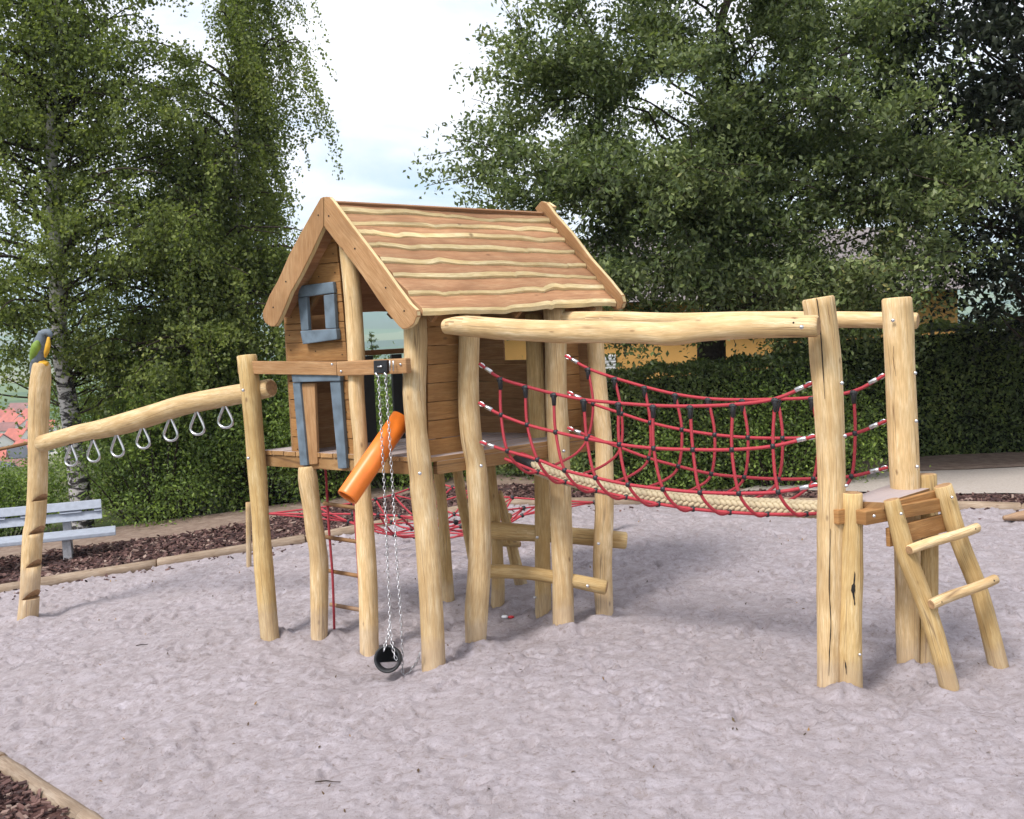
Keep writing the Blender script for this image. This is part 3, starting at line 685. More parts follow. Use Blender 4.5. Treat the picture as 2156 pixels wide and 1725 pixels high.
# back wall with a square opening, and the far side with a low rail and dark slats
PB = Plane(Bb, Dd)
PB.n = -PB.n if PB.n.dot(Vector((Cc.x, Cc.y, 0)) - PB.a) < 0 else PB.n
bw = MB(); bw.beam(PB.w(.3, ZT, -.06), PB.w(.3, 2.9, -.06), .05, .05, upv=(0, 1, 0)); bwo = bw.build('back_wall', M['inner'], house)
w0, w1 = sorted((PB.sz(1060, 735)[0], PB.sz(1112, 735)[0])); wz0, wz1 = PB.sz(1085, 758)[1], PB.sz(1085, 690)[1]
blen = (Dd - Vector((Bb.x, Bb.y, 0))).length * .86
def back_span(z): 
    k = max(0.0, (z - 2.80) / 1.0); return (k * .95, blen - k * .55)
zr_ = ZT
while zr_ < 3.5:
    z2_ = zr_ + .172; s0_, s1_ = back_span(zr_); t0_, t1_ = back_span(z2_)
    if z2_ <= wz0 + .02 or zr_ >= wz1 - .02: board(bwo, PB, (s0_, s1_, t0_, t1_), zr_, z2_, 0, .03, 'inner', gap=.001)
    else:
        board(bwo, PB, (.0, w0, .0, w0), zr_, z2_, 0, .03, 'inner', gap=.001); board(bwo, PB, (w1, blen, w1, blen), zr_, z2_, 0, .03, 'inner', gap=.001)
        if zr_ < wz0: board(bwo, PB, (w0, w1, w0, w1), zr_, wz0, 0, .03, 'inner', gap=.001)
        if z2_ > wz1: board(bwo, PB, (w0, w1, w0, w1), wz1, z2_, 0, .03, 'inner', gap=.001)
    zr_ = z2_
# left flank: boards next to the front wall, then an open bay with a rail and slats
sL = edgeL[0][0]; P0 = PF.w(sL, 0); PLf = Plane(P0, P0 + vS)
PLf.n = -PLf.n if PLf.n.dot(Vector((Cc.x, Cc.y, 0)) - PLf.a) < 0 else PLf.n
lw = MB(); ra, rb = PLf.w(.55, ZT + .87, .06), PLf.w(1.6, ZT + .87, .06); lw.beam(ra, rb, .05, .05)
flank = lw.build('flank_rail', M['inner'], house, bevel=.005)
zr_ = ZT
while zr_ < 2.93:
    z2_ = min(zr_ + .172, 2.98)
    board(flank, PLf, (.0, .70, .0, .70), zr_, z2_, 0, .03, 'inner', gap=-.0005); board(flank, PLf, (1.45, 1.8, 1.45, 1.8), zr_, z2_, 0, .03, 'inner', gap=-.0005); zr_ = z2_
for px_ in (775, 836):
    p0 = PLf.pt(px_, 830); s_ = (p0 - PLf.a).dot(PLf.d)
    MB().prism([PLf.w(s_ - .06, ZT, .03), PLf.w(s_ + .06, ZT, .03), PLf.w(s_ + .06, ZT + .84, .03), PLf.w(s_ - .06, ZT + .84, .03)], -PLf.n * .03).build('slat', M['black'], flank, bevel=.003)

# ---- roof
OFB = .2
apx = PF.pt(683, 415, OFB); eR = PF.pt(876, 652, OFB); eL = PF.pt(556, 655, OFB)
RF = on_z(1152, 441, apx.z - .02)
ridge = RF - apx; ridge.z = 0
PFar = Plane((RF.x, RF.y), (RF.x - uF.x, RF.y - uF.y)); PFar.n = PF.n
eRF = PFar.pt(1311, 634)
eLF = eL + ridge
rp = MB()
for tt in (.12, .5, .88):
    o_ = ridge * tt
    rp.beam(apx + o_ + Vector((0, 0, -.26)), (apx + o_).lerp(eR + (eRF - eR) * tt, .88) + Vector((0, 0, -.2)), .05, .07); rp.beam(apx + o_ + Vector((0, 0, -.26)), (apx + o_).lerp(eL + o_, .88) + Vector((0, 0, -.2)), .05, .07)
rp.beam(apx + ridge * .04 + Vector((0, 0, -.27)), apx + ridge * .96 + Vector((0, 0, -.27)), .07, .1)
roof = rp.build('roof', M['inner'], house); roof['label'] = 'steep roof of wavy edged overlapping planks'
fr_n = [0.0, .11, .225, .315, .43, .565, .69, .855, 1.0]; fr_f = [0.0, .13, .225, .333, .46, .62, .73, .85, 1.0]
def roof_plank(n0, n1, f0, f1, k, nrm, seed):
    """plank between near points n0 (upper) n1 (lower) and far points f0, f1; waney lower edge"""
    R_ = random.Random(seed); N = 60; v = []; ph = [R_.uniform(0, 6.28) for _ in range(4)]; bumps = [(R_.random(), R_.uniform(-.024, .02), R_.uniform(.008, .05)) for _ in range(8)]
    T = .048
    for i in range(N + 1):
        t_ = i / N; a = n0.lerp(f0, t_); b_ = n1.lerp(f1, t_); d = (b_ - a).normalized()
        wv = .010 * math.sin(3.1 * t_ * 2 + ph[0]) + .007 * math.sin(9 * t_ + ph[1]) + .005 * math.sin(26 * t_ + ph[2])
        for (c_, am, wd) in bumps: wv += am * math.exp(-((t_ - c_) / wd) ** 2)
        b2 = b_ + d * wv; tk = T * (1 + .12 * math.sin(7 * t_ + ph[3]))
        a2 = a - d * (.05 if k else -.004)
        sw_ = .022 + .008 * math.sin(5 * t_ + ph[1]); v += [a2 + nrm * .006, b2 + nrm * tk - d * sw_, b2 + nrm * (tk * .72) + d * .006, b2 + nrm * .0 + d * .022, b2 - nrm * .016 + d * .008, a2 - nrm * .02]
    f = []; uv = []; mi = []; sm = []; u0 = R_.uniform(0, 40); Ls = (f0 - n0).length
    wid = [0, (n1 - n0).length, (n1 - n0).length + .02, (n1 - n0).length + .06, (n1 - n0).length + .08, .5, .6]
    for i in range(N):
        for q in range(6):
            q2 = (q + 1) % 6; f.append([i * 6 + q, (i + 1) * 6 + q, (i + 1) * 6 + q2, i * 6 + q2])
            x0, x1 = u0 + Ls * i / N, u0 + Ls * (i + 1) / N
            uv.append([(x0, wid[q]), (x1, wid[q]), (x1, wid[q + 1]), (x0, wid[q + 1])]); mi.append(1 if q in (1, 2, 3) else 0); sm.append(q in (0, 5))
    f.append([0, 1, 2, 3, 4, 5]); f.append([N * 6 + q for q in (5, 4, 3, 2, 1, 0)]); uv += [[(0, .01 * q) for q in range(6)]] * 2; mi += [0, 0]; sm += [False, False]
    mb = MB(); mb.add(v, f, uv, mi, sm); return mb.build('roof_plank', [M['roof'], M['sap']], roof)
inx = ridge * .015; outx = ridge * .985
nR = (eR - apx).cross(ridge).normalized(); nR = nR if nR.z > 0 else -nR
nL = (eL - apx).cross(ridge).normalized(); nL = nL if nL.z > 0 else -nL
DR, DL = nR * -.05, nL * -.05
fa_, na_ = RF - ridge * .03, apx + ridge * .028
for k in range(8):
    P = lambda fr, a, e: a.lerp(e, fr)
    roof_plank(P(fr_n[k], na_, eR + ridge * .028) + DR, P(fr_n[k + 1], na_, eR + ridge * .028) + DR, P(fr_f[k], fa_, eRF - ridge * .03) + DR, P(fr_f[k + 1], fa_, eRF - ridge * .03) + DR, k, nR, 50 + k)
    roof_plank(P(fr_n[k], na_, eL + ridge * .028) + DL, P(fr_n[k + 1], na_, eL + ridge * .028) + DL, P(fr_n[k], fa_, eLF - ridge * .03) + DL, P(fr_n[k + 1], fa_, eLF - ridge * .03) + DL, k, nL, 80 + k)
# barge boards
def barge(pts, th=.055, off=OFB, zf=z1): return MB().prism([PF.pt(*zf(*q), off) for q in pts], -PF.n * th, simi=1).build('barge_board', [M['barge'], M['sap']], roof, bevel=.008)
bl = barge([(718, 112), (690, 125), (590, 300), (490, 480), (400, 650), (335, 800), (290, 900), (215, 1030), (150, 1190), (152, 1240), (175, 1290), (225, 1325), (262, 1325), (290, 1290), (330, 1210), (375, 1100), (410, 1010), (500, 850), (560, 730), (600, 650), (650, 540), (718, 392)])
br = barge([(724, 112), (765, 112), (800, 150), (950, 350), (1100, 545), (1250, 740), (1400, 950), (1520, 1110), (1588, 1175), (1590, 1230), (1560, 1300), (1510, 1340), (1455, 1352), (1420, 1320), (1330, 1212), (1240, 1090), (1160, 970), (1080, 850), (960, 690), (860, 570), (800, 490), (724, 392)])
for o_, q in ((bl, (670, 285)), (bl, (250, 1145)), (bl, (368, 905)), (br, (768, 292)), (br, (1012, 597)), (br, (1300, 962)), (br, (1472, 1178))):
    bolt(o_, PF.pt(*z1(*q), OFB + .002), .008, PF.n, 'hole')
def far_barge(a, e, nrm, side):
    d = (e - a).normalized(); pts = []
    for (t_, h_) in ((-.06, -.06), (-.045, .05), (.0, .085), (.12, .075), (.35, .085), (.6, .068), (.85, .08), (1.0, .075), (1.045, .04), (1.06, -.02), (1.03, -.09), (.95, -.11), (.6, -.10), (.2, -.11)):
        pts.append(a + (e - a) * t_ + nrm * h_)
    return MB().prism(pts, ridge.normalized() * .05, simi=1).build('barge_board', [M['barge'], M['sap']], roof, bevel=.008)
far_barge(RF - ridge * .028, eRF - ridge * .028, nR, 1); far_barge(RF - ridge * .005, eLF - ridge * .005, nL, -1)

# horizontal climbing logs on the right hand side, bolts
MB().tube(catmull([at(1030, 1116, 9.75), at(1110, 1122, 9.72), at(1200, 1128, 9.7), at(1320, 1139, 9.66)], 4), [.084, .08, .08, .083] + [.08] * 9, 14, .05, capmi=1).build('climbing_log', [M['log_gold'], M['end']], house)
MB().tube(catmull([at(1020, 1203, 9.3), at(1110, 1207, 9.25), at(1200, 1222, 9.2), at(1278, 1237, 9.12)], 4), .064, 14, .06, capmi=1).build('climbing_log', [M['log_gold'], M['end']], house)
PST = house.children
for (x, y, Y) in ((884, 997, 8.19), (1013, 981, 8.52), (1187, 950, 9.08), (1260, 1145, 9.3), (1237, 1234, 9.08), (512, 822, 9.4), (523, 965, 9.35), (1131, 1132, 9.46), (1126, 1258, 9.4)):
    bolt(house, at(x, y, Y), .016)
# back access ladder (leaning poles and rungs) seen through the stilts
post('ladder_pole', house, [(1040, 1058, 1037), (1058, 1080, 1110), (1076, 1102, 1200), (1084, 1112, 1235)], 10.55, 10.15, 'log_gold')
for (x, y) in ((1070, 1087), (1089, 1146)):
    p = at(x, y, 10.3); MB().tube([p + Vector((-.5, .25, 0)), p + Vector((-.2, .1, .0)), p + Vector((.03, -.015, 0))], .032, 10, .03, capmi=1).build('ladder_rung', [M['log_gold'], M['end']], house)

# ---- orange pipe, pulley, chains, bucket
p0 = at(730.7, 1048, 8.35); p1 = at(846, 880, 8.72)
tb = MB(); d = (p1 - p0); R0 = .091; n = 32; dn = d.normalized(); a = dn.orthogonal().normalized(); b_ = dn.cross(a)
v = []
for (t_, r_) in ((0.0, R0 - .008), (0.0, R0), (.02, R0 + .001), (.5, R0 + .001), (1, R0), (1, R0 - .008), (.5, R0 - .008), (.02, R0 - .008)):
    for k in range(n): th = 2 * math.pi * k / n; v.append(p0 + d * t_ + (a * math.cos(th) + b_ * math.sin(th)) * r_)
f = [[i * n + k, ((i + 1) % 8) * n + k, ((i + 1) % 8) * n + (k + 1) % n, i * n + (k + 1) % n] for i in range(8) for k in range(n)]
tb.add(v, f, None, 0, [((i // n) not in (0, 4)) for i in range(8 * n)])
prop(tb.build('orange_pipe', M['orange'], None), 'bright orange plastic pipe slanting down over the edge of the playhouse deck', 'pipe')
pl = thing('pulley_hoist', PF.pt(*z2(1250, 320), .2), 'black pulley block with steel chains hanging from the crane arm to the sand', 'pulley')
MB().prism([PF.pt(*z2(*q), .2) for q in ((1185, 205), (1310, 200), (1312, 322), (1188, 325))], -PF.n * .03).build('pulley_block', M['black'], pl, bevel=.006)
MB().tube([PF.pt(*z2(1225, 262), .205), PF.pt(*z2(1265, 260), .205)], .008, 8).build('pulley_axle', M['steel'], pl)
for q in (1340, 1372):
    MB().tube([PF.pt(*z2(q, 205), .2), PF.pt(*z2(q, 250), .21), PF.pt(*z2(q, 300), .2)], .006, 8).build('hook_bolt', M['steel'], pl)
for q in (1205, 1290): MB().tube([PF.pt(*z2(q, 318), .19), PF.pt(*z2(q + 22, 350), .19)], .012, 8).build('shackle', M['steel'], pl)
def chain(name, pts, parent, pitch_=.034, wr=.0042):
    pts = catmull(pts, 8); L = [0]
    for i in range(1, len(pts)): L.append(L[-1] + (pts[i] - pts[i - 1]).length)
    mb = MB(); n = int(L[-1] / pitch_)
    P = np.array([tuple(p) for p in pts])
    def sample(s): return Vector([float(np.interp(s, L, P[:, k])) for k in range(3)])
    for i in range(n):
        c0, c1 = sample(i * pitch_), sample((i + 1) * pitch_); t_ = (c1 - c0).normalized(); c_ = (c0 + c1) / 2
        s1 = t_.cross(Vector((.3, -1, .1))).normalized(); s2 = t_.cross(s1); sd_ = s1 if i % 2 else s2; hl, hw = pitch_ * .68, pitch_ * .32
        loop = [c_ + t_ * (hl * math.cos(th)) + sd_ * (hw * math.sin(th)) for th in [2 * math.pi * k / 8 for k in range(8)]]
        nrm = t_.cross(sd_); v = []
        for p in loop:
            o_ = (p - c_).normalized()
            for k in range(4): th = math.pi / 2 * k + .78; v.append(p + (o_ * math.cos(th) + nrm * math.sin(th)) * wr)
        f = [[a_ * 4 + k, a_ * 4 + (k + 1) % 4, ((a_ + 1) % 8) * 4 + (k + 1) % 4, ((a_ + 1) % 8) * 4 + k] for a_ in range(8) for k in range(4)]
        mb.add(v, f)
    return mb.build(name, M['chainm'], parent)
bk = G(815, 1392); bk = at(815, 1388, 8.05)
Yc0 = PF.pt(*z2(1232, 350), .19).y
chain('chain', [at(*z2(1232, 350), Yc0), at(*z6(1105, 100), 8.42), at(*z6(1130, 700), 8.3), at(*z6(1148, 1150), 8.18), at(*z6(1112, 1340), 8.06), at(*z6(1095, 1410), 8.0)], pl)
chain('chain', [at(*z6(1148, 1150), 8.18), at(*z6(1160, 1300), 8.1), at(*z6(1185, 1420), 8.0), at(*z6(1205, 1470), 7.98)], pl, .034, .0038)
g1 = G(*z6(1255, 1530))
chain('chain', [at(*z2(1300, 345), Yc0 - .02), at(*z6(1172, 100), 8.4), at(*z6(1200, 600), 8.3), at(*z6(1235, 1100), 8.16), at(*z6(1248, 1400), g1.y + .03), Vector((g1.x, g1.y, sand_z(g1.x, g1.y) + .015)), at(*z6(1340, 1515), g1.y + .02), at(*z6(1380, 1440), 8.07), at(*z6(1392, 1375), 8.08)], pl)
# bucket lying on its side, mouth toward the viewer
bu = thing('bucket', bk + Vector((0, .1, -.1)), 'black rubber bucket lying on its side in the sand on the end of a chain', 'bucket')
ax = Vector((-.12, -1, .28)).normalized(); a = ax.orthogonal().normalized(); b_ = ax.cross(a); c0 = bk; mb = MB(); n = 28; v = []
for (t_, r_) in ((0.0, .09), (.008, .105), (-.01, .112), (-.05, .108), (-.15, .092), (-.19, .08), (-.19, 0.004), (-.165, .004), (-.165, .074), (-.04, .086)):
    for k in range(n): th = 2 * math.pi * k / n; v.append(c0 + ax * t_ + (a * math.cos(th) + b_ * math.sin(th)) * r_)
f = [[i * n + k, i * n + (k + 1) % n, ((i + 1) % 10) * n + (k + 1) % n, ((i + 1) % 10) * n + k] for i in range(10) for k in range(n)]
mb.add(v, f); mb.build('body', M['rubber'], bu)
fill = MB(); fz_ = []
for k in range(14):
    th = math.pi * (.12 + .76 * k / 13); fz_.append(c0 - ax * .05 + (Vector((1, 0, 0)) * math.cos(th) * .078 - Vector((0, 0, 1)) * math.sin(th) * .08))
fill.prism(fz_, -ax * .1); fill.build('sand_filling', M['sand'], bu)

# ---- rope ladder under the deck
rl = thing('rope_ladder', at(*z6(705, 1290), 9.55), 'red rope ladder with wooden rungs hanging under the playhouse', 'rope ladder')
MB().tube(catmull([at(*z6(632, -70), 9.6), at(*z6(640, 30), 9.6), at(*z6(660, 400), 9.56), at(*z6(690, 800), 9.5), at(*z6(706, 1295), 9.42)], 4), .012, 8).build('rope', M['rope'], rl)
MB().tube(catmull([at(*z6(838, -70), 9.4), at(*z6(845, 30), 9.4), at(*z6(875, 400), 9.36), at(*z6(900, 800), 9.3), at(*z6(925, 1280), 9.25)], 4), .012, 8).build('rope', M['rope'], rl)
for (a_, b2) in (((620, 210), (885, 247)), ((632, 478), (900, 518)), ((656, 748), (915, 793)), ((672, 1018), (925, 1064))):
    pa, pb = at(*z6(*a_), 9.57), at(*z6(*b2), 9.33); MB().tube([pa, pa.lerp(pb, .5), pb], .019, 10, .02, capmi=1).build('rung', [M['inner'], M['end']], rl)

# ================================================================== RIGHT TOWER
GT, GTb = G(1744, 1438), G(1912, 1390)
tower = thing('climbing_tower', (2.7, 7.4, 0), 'pale log tower with small platform at the end of the rope bridge', 'climbing tower')
post('post', tower, [(1689, 1755.4, 627), (1702.8, 1764.5, 705), (1708.8, 1772, 780), (1716, 1778, 900), (1720.9, 1781, 1021), (1720, 1779, 1113), (1721, 1775, 1300), (1721, 1770, 1440)], GT.y, 7.38, bump=.03, sides=20)
post('post', tower, [(1857.7, 1917.9, 627), (1862, 1924, 720), (1868, 1930, 870), (1874, 1934.5, 990), (1884, 1938, 1170), (1886, 1935, 1300), (1888.7, 1935, 1391)], GTb.y, 7.8, bump=.03, sides=20)
post('short_post', tower, [(1770, 1815.5, 1037), (1767.6, 1815.5, 1170), (1765, 1814, 1330), (1763, 1815.5, 1440)], GT.y - .03, 7.27, 'log_gold', bump=.05, sides=18)
post('short_post', tower, [(1924, 1970.5, 998), (1934, 1976, 1170), (1935, 1973, 1391)], GTb.y - .02, 7.78, 'log_gold', bump=.04, sides=18)
zp = at(1815, 1054, 7.3).z
poly = [on_z(x, y, zp) for (x, y) in ((1814, 1056), (1862, 1058), (1915, 1041), (1990, 1018), (1924, 1017), (1868, 1022), (1816, 1040))]
MB().prism(poly, (0, 0, -.055)).build('platform', M['deck'], tower, bevel=.004)
tdir = Vector((.75, .41, 0)).normalized()
bA = at(1811, 1090, 7.16); MB().beam(bA, bA + tdir * .86, .10, .10).build('platform_beam', M['board'], tower, bevel=.006)
bA = at(1754, 1088, 7.24); MB().beam(bA, bA + tdir * .92 + Vector((.02, .0, 0)), .10, .105).build('platform_beam', M['board'], tower, bevel=.006)
Lr = G(2000, 1447); Rr = G(2104, 1404)
lad = []
post('ladder_rail', tower, [(1859, 1893, 1052), (1874, 1913, 1115), (1889, 1932, 1175), (1937, 1979, 1300), (1979, 2021, 1450)], Lr.y, 7.2, 'log_gold', sides=18, bump=.04)
post('ladder_rail', tower, [(1965, 2004, 1022), (2000, 2041, 1142), (2043.8, 2083, 1254), (2082, 2124, 1402)], Rr.y, 7.52, 'log_gold', sides=18, bump=.06)
for (a_, b2, ya, yb) in (((1040, 660), (1552, 488), 7.08, 7.42), ((1205, 1068), (1688, 872), 7.03, 7.36)):
    pa, pb = at(*z5(*a_), ya), at(*z5(*b2), yb); q = [pa.lerp(pb, k / 6) + Vector((0, 0, .006 * math.sin(k))) for k in range(7)]
    rg = MB().tube(q, .036, 12, .05, capmi=1).build('ladder_rung', [M['log'], M['end']], tower)
    for k in (.12, .93): bolt(rg, pa.lerp(pb, k) + Vector((0, -.034, .006)), .009, None, 'hole')
def cross(a_, b2, ya, yb, w, h): pa, pb = at(*z5(*a_), ya), at(*z5(*b2), yb); return MB().beam(pa, pb, w, h).build('cross_board', M['board'], tower, bevel=.004)
cross((860, 370), (1250, 262), 7.26, 7.56, .035, .11)
cross((880, 565), (1335, 445), 7.24, 7.56, .035, .135)
for q, Y in (((778, 405), 7.08), ((980, 388), 7.1), ((1360, 265), 7.42), ((672, 1440), 7.18)): bolt(tower, at(*z5(*q), Y), .012)
for (x, y, Y) in ((1772.5, 807, 7.26), (1779, 918, 7.22), (1782, 1023, 7.2), (1927, 786, 7.66), (1929, 887, 7.64), (1931, 983, 7.62), (1880, 675, 7.68)): bolt(tower, at(x, y, Y), .015)

def crack(parent, rows, Yb, Yt, pts, widths):
    ys = [q[2] for q in rows]; out = []
    for (x, y) in pts:
        xl, xr = float(np.interp(y, ys, [q[0] for q in rows])), float(np.interp(y, ys, [q[1] for q in rows]))
        Yc = Yt + (Yb - Yt) * (y - ys[0]) / (ys[-1] - ys[0]); r_ = (xr - xl) / 2 * Yc / F; dx = (x - (xl + xr) / 2) * Yc / F
        out.append(at(x, y, Yc - math.sqrt(max(r_ * r_ - dx * dx, 0)) + .001))
    cp = catmull(out, 4); ww = lerp_list(widths, len(cp)); ww = [q * random.uniform(.7, 1.25) for q in ww]
    return MB().tube(cp, ww, 6, 0).build('drying_crack', M['hole'], parent)
RA = [(1689, 1755.4, 627), (1702.8, 1764.5, 705), (1708.8, 1772, 780), (1716, 1778, 900), (1720.9, 1781, 1021), (1720, 1779, 1113), (1721, 1775, 1300), (1721, 1770, 1440)]
RB = [(1770, 1815.5, 1037), (1767.6, 1815.5, 1170), (1765, 1814, 1330), (1763, 1815.5, 1440)]
RC = [(1857.7, 1917.9, 627), (1862, 1924, 720), (1868, 1930, 870), (1874, 1934.5, 990), (1884, 1938, 1170)]
crack(tower, RA, GT.y, 7.38, [z4(1405, 96), z4(1418, 190), z4(1438, 400), z4(1450, 600), z4(1462, 800)], [.003, .0035, .004, .003, .001])
crack(tower, RA, GT.y, 7.38, [z5(452, 500), z5(447, 700), z5(443, 950), z5(455, 1200), z5(445, 1420), z5(440, 1600)], [.002, .003, .003, .003, .003, .001])
crack(tower, RB, GT.y - .03, 7.27, [z5(668, 300), z5(645, 500), z5(640, 700), z5(630, 880), z5(622, 960), z5(632, 1060), z5(628, 1130)], [.001, .003, .005, .009, .013, .007, .001])
crack(tower, RB, GT.y - .03, 7.27, [z5(560, 1480), z5(566, 1530), z5(572, 1590)], [.001, .005, .001])
crack(tower, RC, GTb.y, 7.8, [z4(1945, 430), z4(1942, 520), z4(1960, 640)], [.001, .002, .001])
RD = [(963.8, 1010, 819), (968, 1013.4, 909)]
# hand rail logs between house and tower
bp_ = thing('handrail_beam', at(934, 688, 8.45), 'near pale log beam running from the playhouse eave to the tower', 'log beam')
ctr = [(934, 688), (981.8, 687), (1117, 696), (1230, 698), (1342, 700), (1402, 703), (1477, 696), (1567, 690), (1657, 688), (1724, 687)]
Yl = np.interp([c[0] for c in ctr], [934, 1724], [8.42, 7.13]); pts = catmull([at(*c, float(y)) for c, y in zip(ctr, Yl)], 4)
MB().tube(pts, lerp_list([.06, .085, .084, .084, .085, .088, .085, .084, .08, .078], len(pts)), 18, .05, capmi=1).build('log', [M['log'], M['end']], bp_)
bolt(bp_, at(*z4(1300, 297), 7.07), .016); bolt(bp_, at(*z4(1243, 266), 7.07), .008, None, 'hole')
bp_ = thing('handrail_beam', at(1190, 671, 9.5), 'far pale log beam behind the near one, from the playhouse to the rear tower post', 'log beam')
ctr = [(1180, 671), (1297, 672), (1420, 676), (1560, 675), (1700, 674), (1808, 673.5), (1933, 676)]
Yl = np.interp([c[0] for c in ctr], [1180, 1933], [9.5, 8.0]); pts = catmull([at(*c, float(y)) for c, y in zip(ctr, Yl)], 4)
MB().tube(pts, lerp_list([.065, .072, .07, .075, .07, .066, .066], len(pts)), 16, .05, capmi=1).build('log', [M['log'], M['end']], bp_)

# ================================================================== ROPE BRIDGE
bridge = thing('rope_bridge', (1.5, 8.2, .9), 'sagging red rope net bridge with thick cream braided tread rope', 'rope bridge')
nA, nB = at(1012, 850, 8.62), at(1712, 920, 7.38); fA, fB = at(1195, 826, 9.2), at(1867, 886, 7.82)
PN, PFr = Plane(nA, nB), Plane(fA, fB); mA = (nA + fA) / 2 ; mB_ = (nB + fB) / 2
Pm = Plane(mA, mB_)
near_top = [(1009, 766), (1053, 796.5), (1106, 813.4), (1165.7, 829), (1229, 841.6), (1302, 849), (1375, 854), (1453, 855.4), (1543, 852), (1632, 840), (1712, 806)]
near_mid = [(1007.7, 848), (1055, 874), (1110, 894.6), (1170, 910), (1235.6, 924), (1304, 936), (1376.5, 944), (1459, 947), (1541, 947), (1627.6, 939.6), (1718, 918)]
near_low = [(1011, 930.7), (1068.6, 950), (1131.8, 968), (1189, 990.5), (1254, 1006), (1322.5, 1020.5), (1396, 1030), (1474, 1037), (1556, 1039), (1639, 1036), (1724, 1021)]
far_top = [(1190, 749), (1238, 776), (1294, 796), (1357, 814.5), (1421.6, 830), (1491, 839.5), (1563, 842), (1638, 840.5), (1709, 837.5), (1797.5, 824), (1864, 789)]
far_mid = [(1195, 826), (1249, 850.6), (1309, 871), (1369, 890), (1435.7, 905), (1505, 915.6), (1575, 921.6), (1648, 923), (1723, 921), (1800.5, 912.5), (1867, 885.5)]
far_low = [(1195, 901), (1239, 918), (1306.6, 943), (1366, 965), (1428.5, 982), (1498, 998), (1567.5, 1005), (1639.7, 1009), (1713, 1008), (1793, 1003), (1870, 984)]
bottom = [(1062.6, 966), (1132, 994), (1189.7, 1015), (1254.5, 1033), (1318, 1047), (1387, 1061.4), (1459, 1072), (1536.5, 1079), (1615.6, 1083), (1698, 1082.5), (1760, 1078)]
W = {}
for nm, pxs, pl_ in (('nt', near_top, PN), ('nm', near_mid, PN), ('nl', near_low, PN), ('ft', far_top, PFr), ('fm', far_mid, PFr), ('fl', far_low, PFr)):
    W[nm] = [pl_.pt(*q) for q in pxs]
W['b'] = [Pm.pt(*q, .16) for q in bottom]
# second bottom rope on the far side of the tread (mirror about the bridge axis)
W['c'] = [p - Pm.n * .3 + Vector((0, 0, .01)) for p in W['b']]
for nm in ('nt', 'nm', 'nl', 'ft', 'fm', 'fl', 'b', 'c'):
    MB().tube(catmull(W[nm], 4), .0135, 8, 0).build('rope', M['rope'], bridge)
kn = MB(); kn.sphere((0, 0, 0), .024, 10, 6); knot0 = kn.build('knot_ball', M['black'], bridge)
knot0.location = W['nm'][1] - ORG[bridge]
tj = MB(); tj.tube([(0, 0, .022), (0, 0, -.03), (0, 0, -.085)], [.02, .021, .017], 10); tj.tube([(-.026, 0, 0), (.026, 0, 0)], .021, 10)
tee0 = tj.build('tee_joint', M['black'], bridge); tee_first = True
ORGK = Vector(kn.v[0]) * 0
def put(o, p):
    c = o.copy(); COL.objects.link(c); c.parent = bridge; c.location = p - ORG[bridge]; return c
put_k = lambda p: put(knot0, p)
first = True
axis_b = (nB - nA); yaw = math.atan2(axis_b.y, axis_b.x)
tee0.rotation_euler = (0, 0, yaw)
tc_off = ORG[tee0].copy()
for i in range(1, 10):
    for nm in ('nm', 'nl', 'b', 'fl', 'fm', 'c'):
        if nm == 'nm' and i == 1: continue
        put_k(W[nm][i])
    for nm in ('nt', 'ft'):
        p = W[nm][i] + Vector((0, 0, -.03))
        if nm == 'nt' and i == 1: tee0.location = p - ORG[bridge]
        else: put(tee0, p)
    lo = (W['b'][i] + W['c'][i]) / 2 + Vector((0, 0, -.03))
    loop = [W['nt'][i], W['nm'][i], W['nl'][i], W['nl'][i] * .35 + W['b'][i] * .65 + Vector((0, 0, -.05)) + Pm.n * .05, W['b'][i], lo, W['c'][i], W['c'][i] * .5 + W['fl'][i] * .5 - Pm.n * .1 + Vector((0, 0, -.04)), W['fl'][i], W['fm'][i], W['ft'][i]]
    MB().tube(catmull(loop, 5), .0125, 8, 0).build('cross_rope', M['rope'], bridge)
# metal rope ends
def ferrule(p, q):
    p, q = Vector(p), Vector(q); d = (q - p).normalized()
    o_ = MB().tube([p + d * .07, p + d * .10, p + d * .14], .018, 10).build('ferrule', M['steel'], bridge)
    ring = MB(); s1 = d.cross(Vector((0, 1, 0))).normalized(); lp = [p + d * (.03 + .028 * math.cos(t_)) + s1 * .016 * math.sin(t_) for t_ in [2 * math.pi * k / 12 for k in range(13)]]
    ring.tube(lp, .006, 6, caps=False).build('thimble', M['steel'], bridge)
for nm in ('nt', 'nm', 'nl', 'ft', 'fm', 'fl'):
    ferrule(W[nm][0], W[nm][1]); ferrule(W[nm][-1], W[nm][-2])
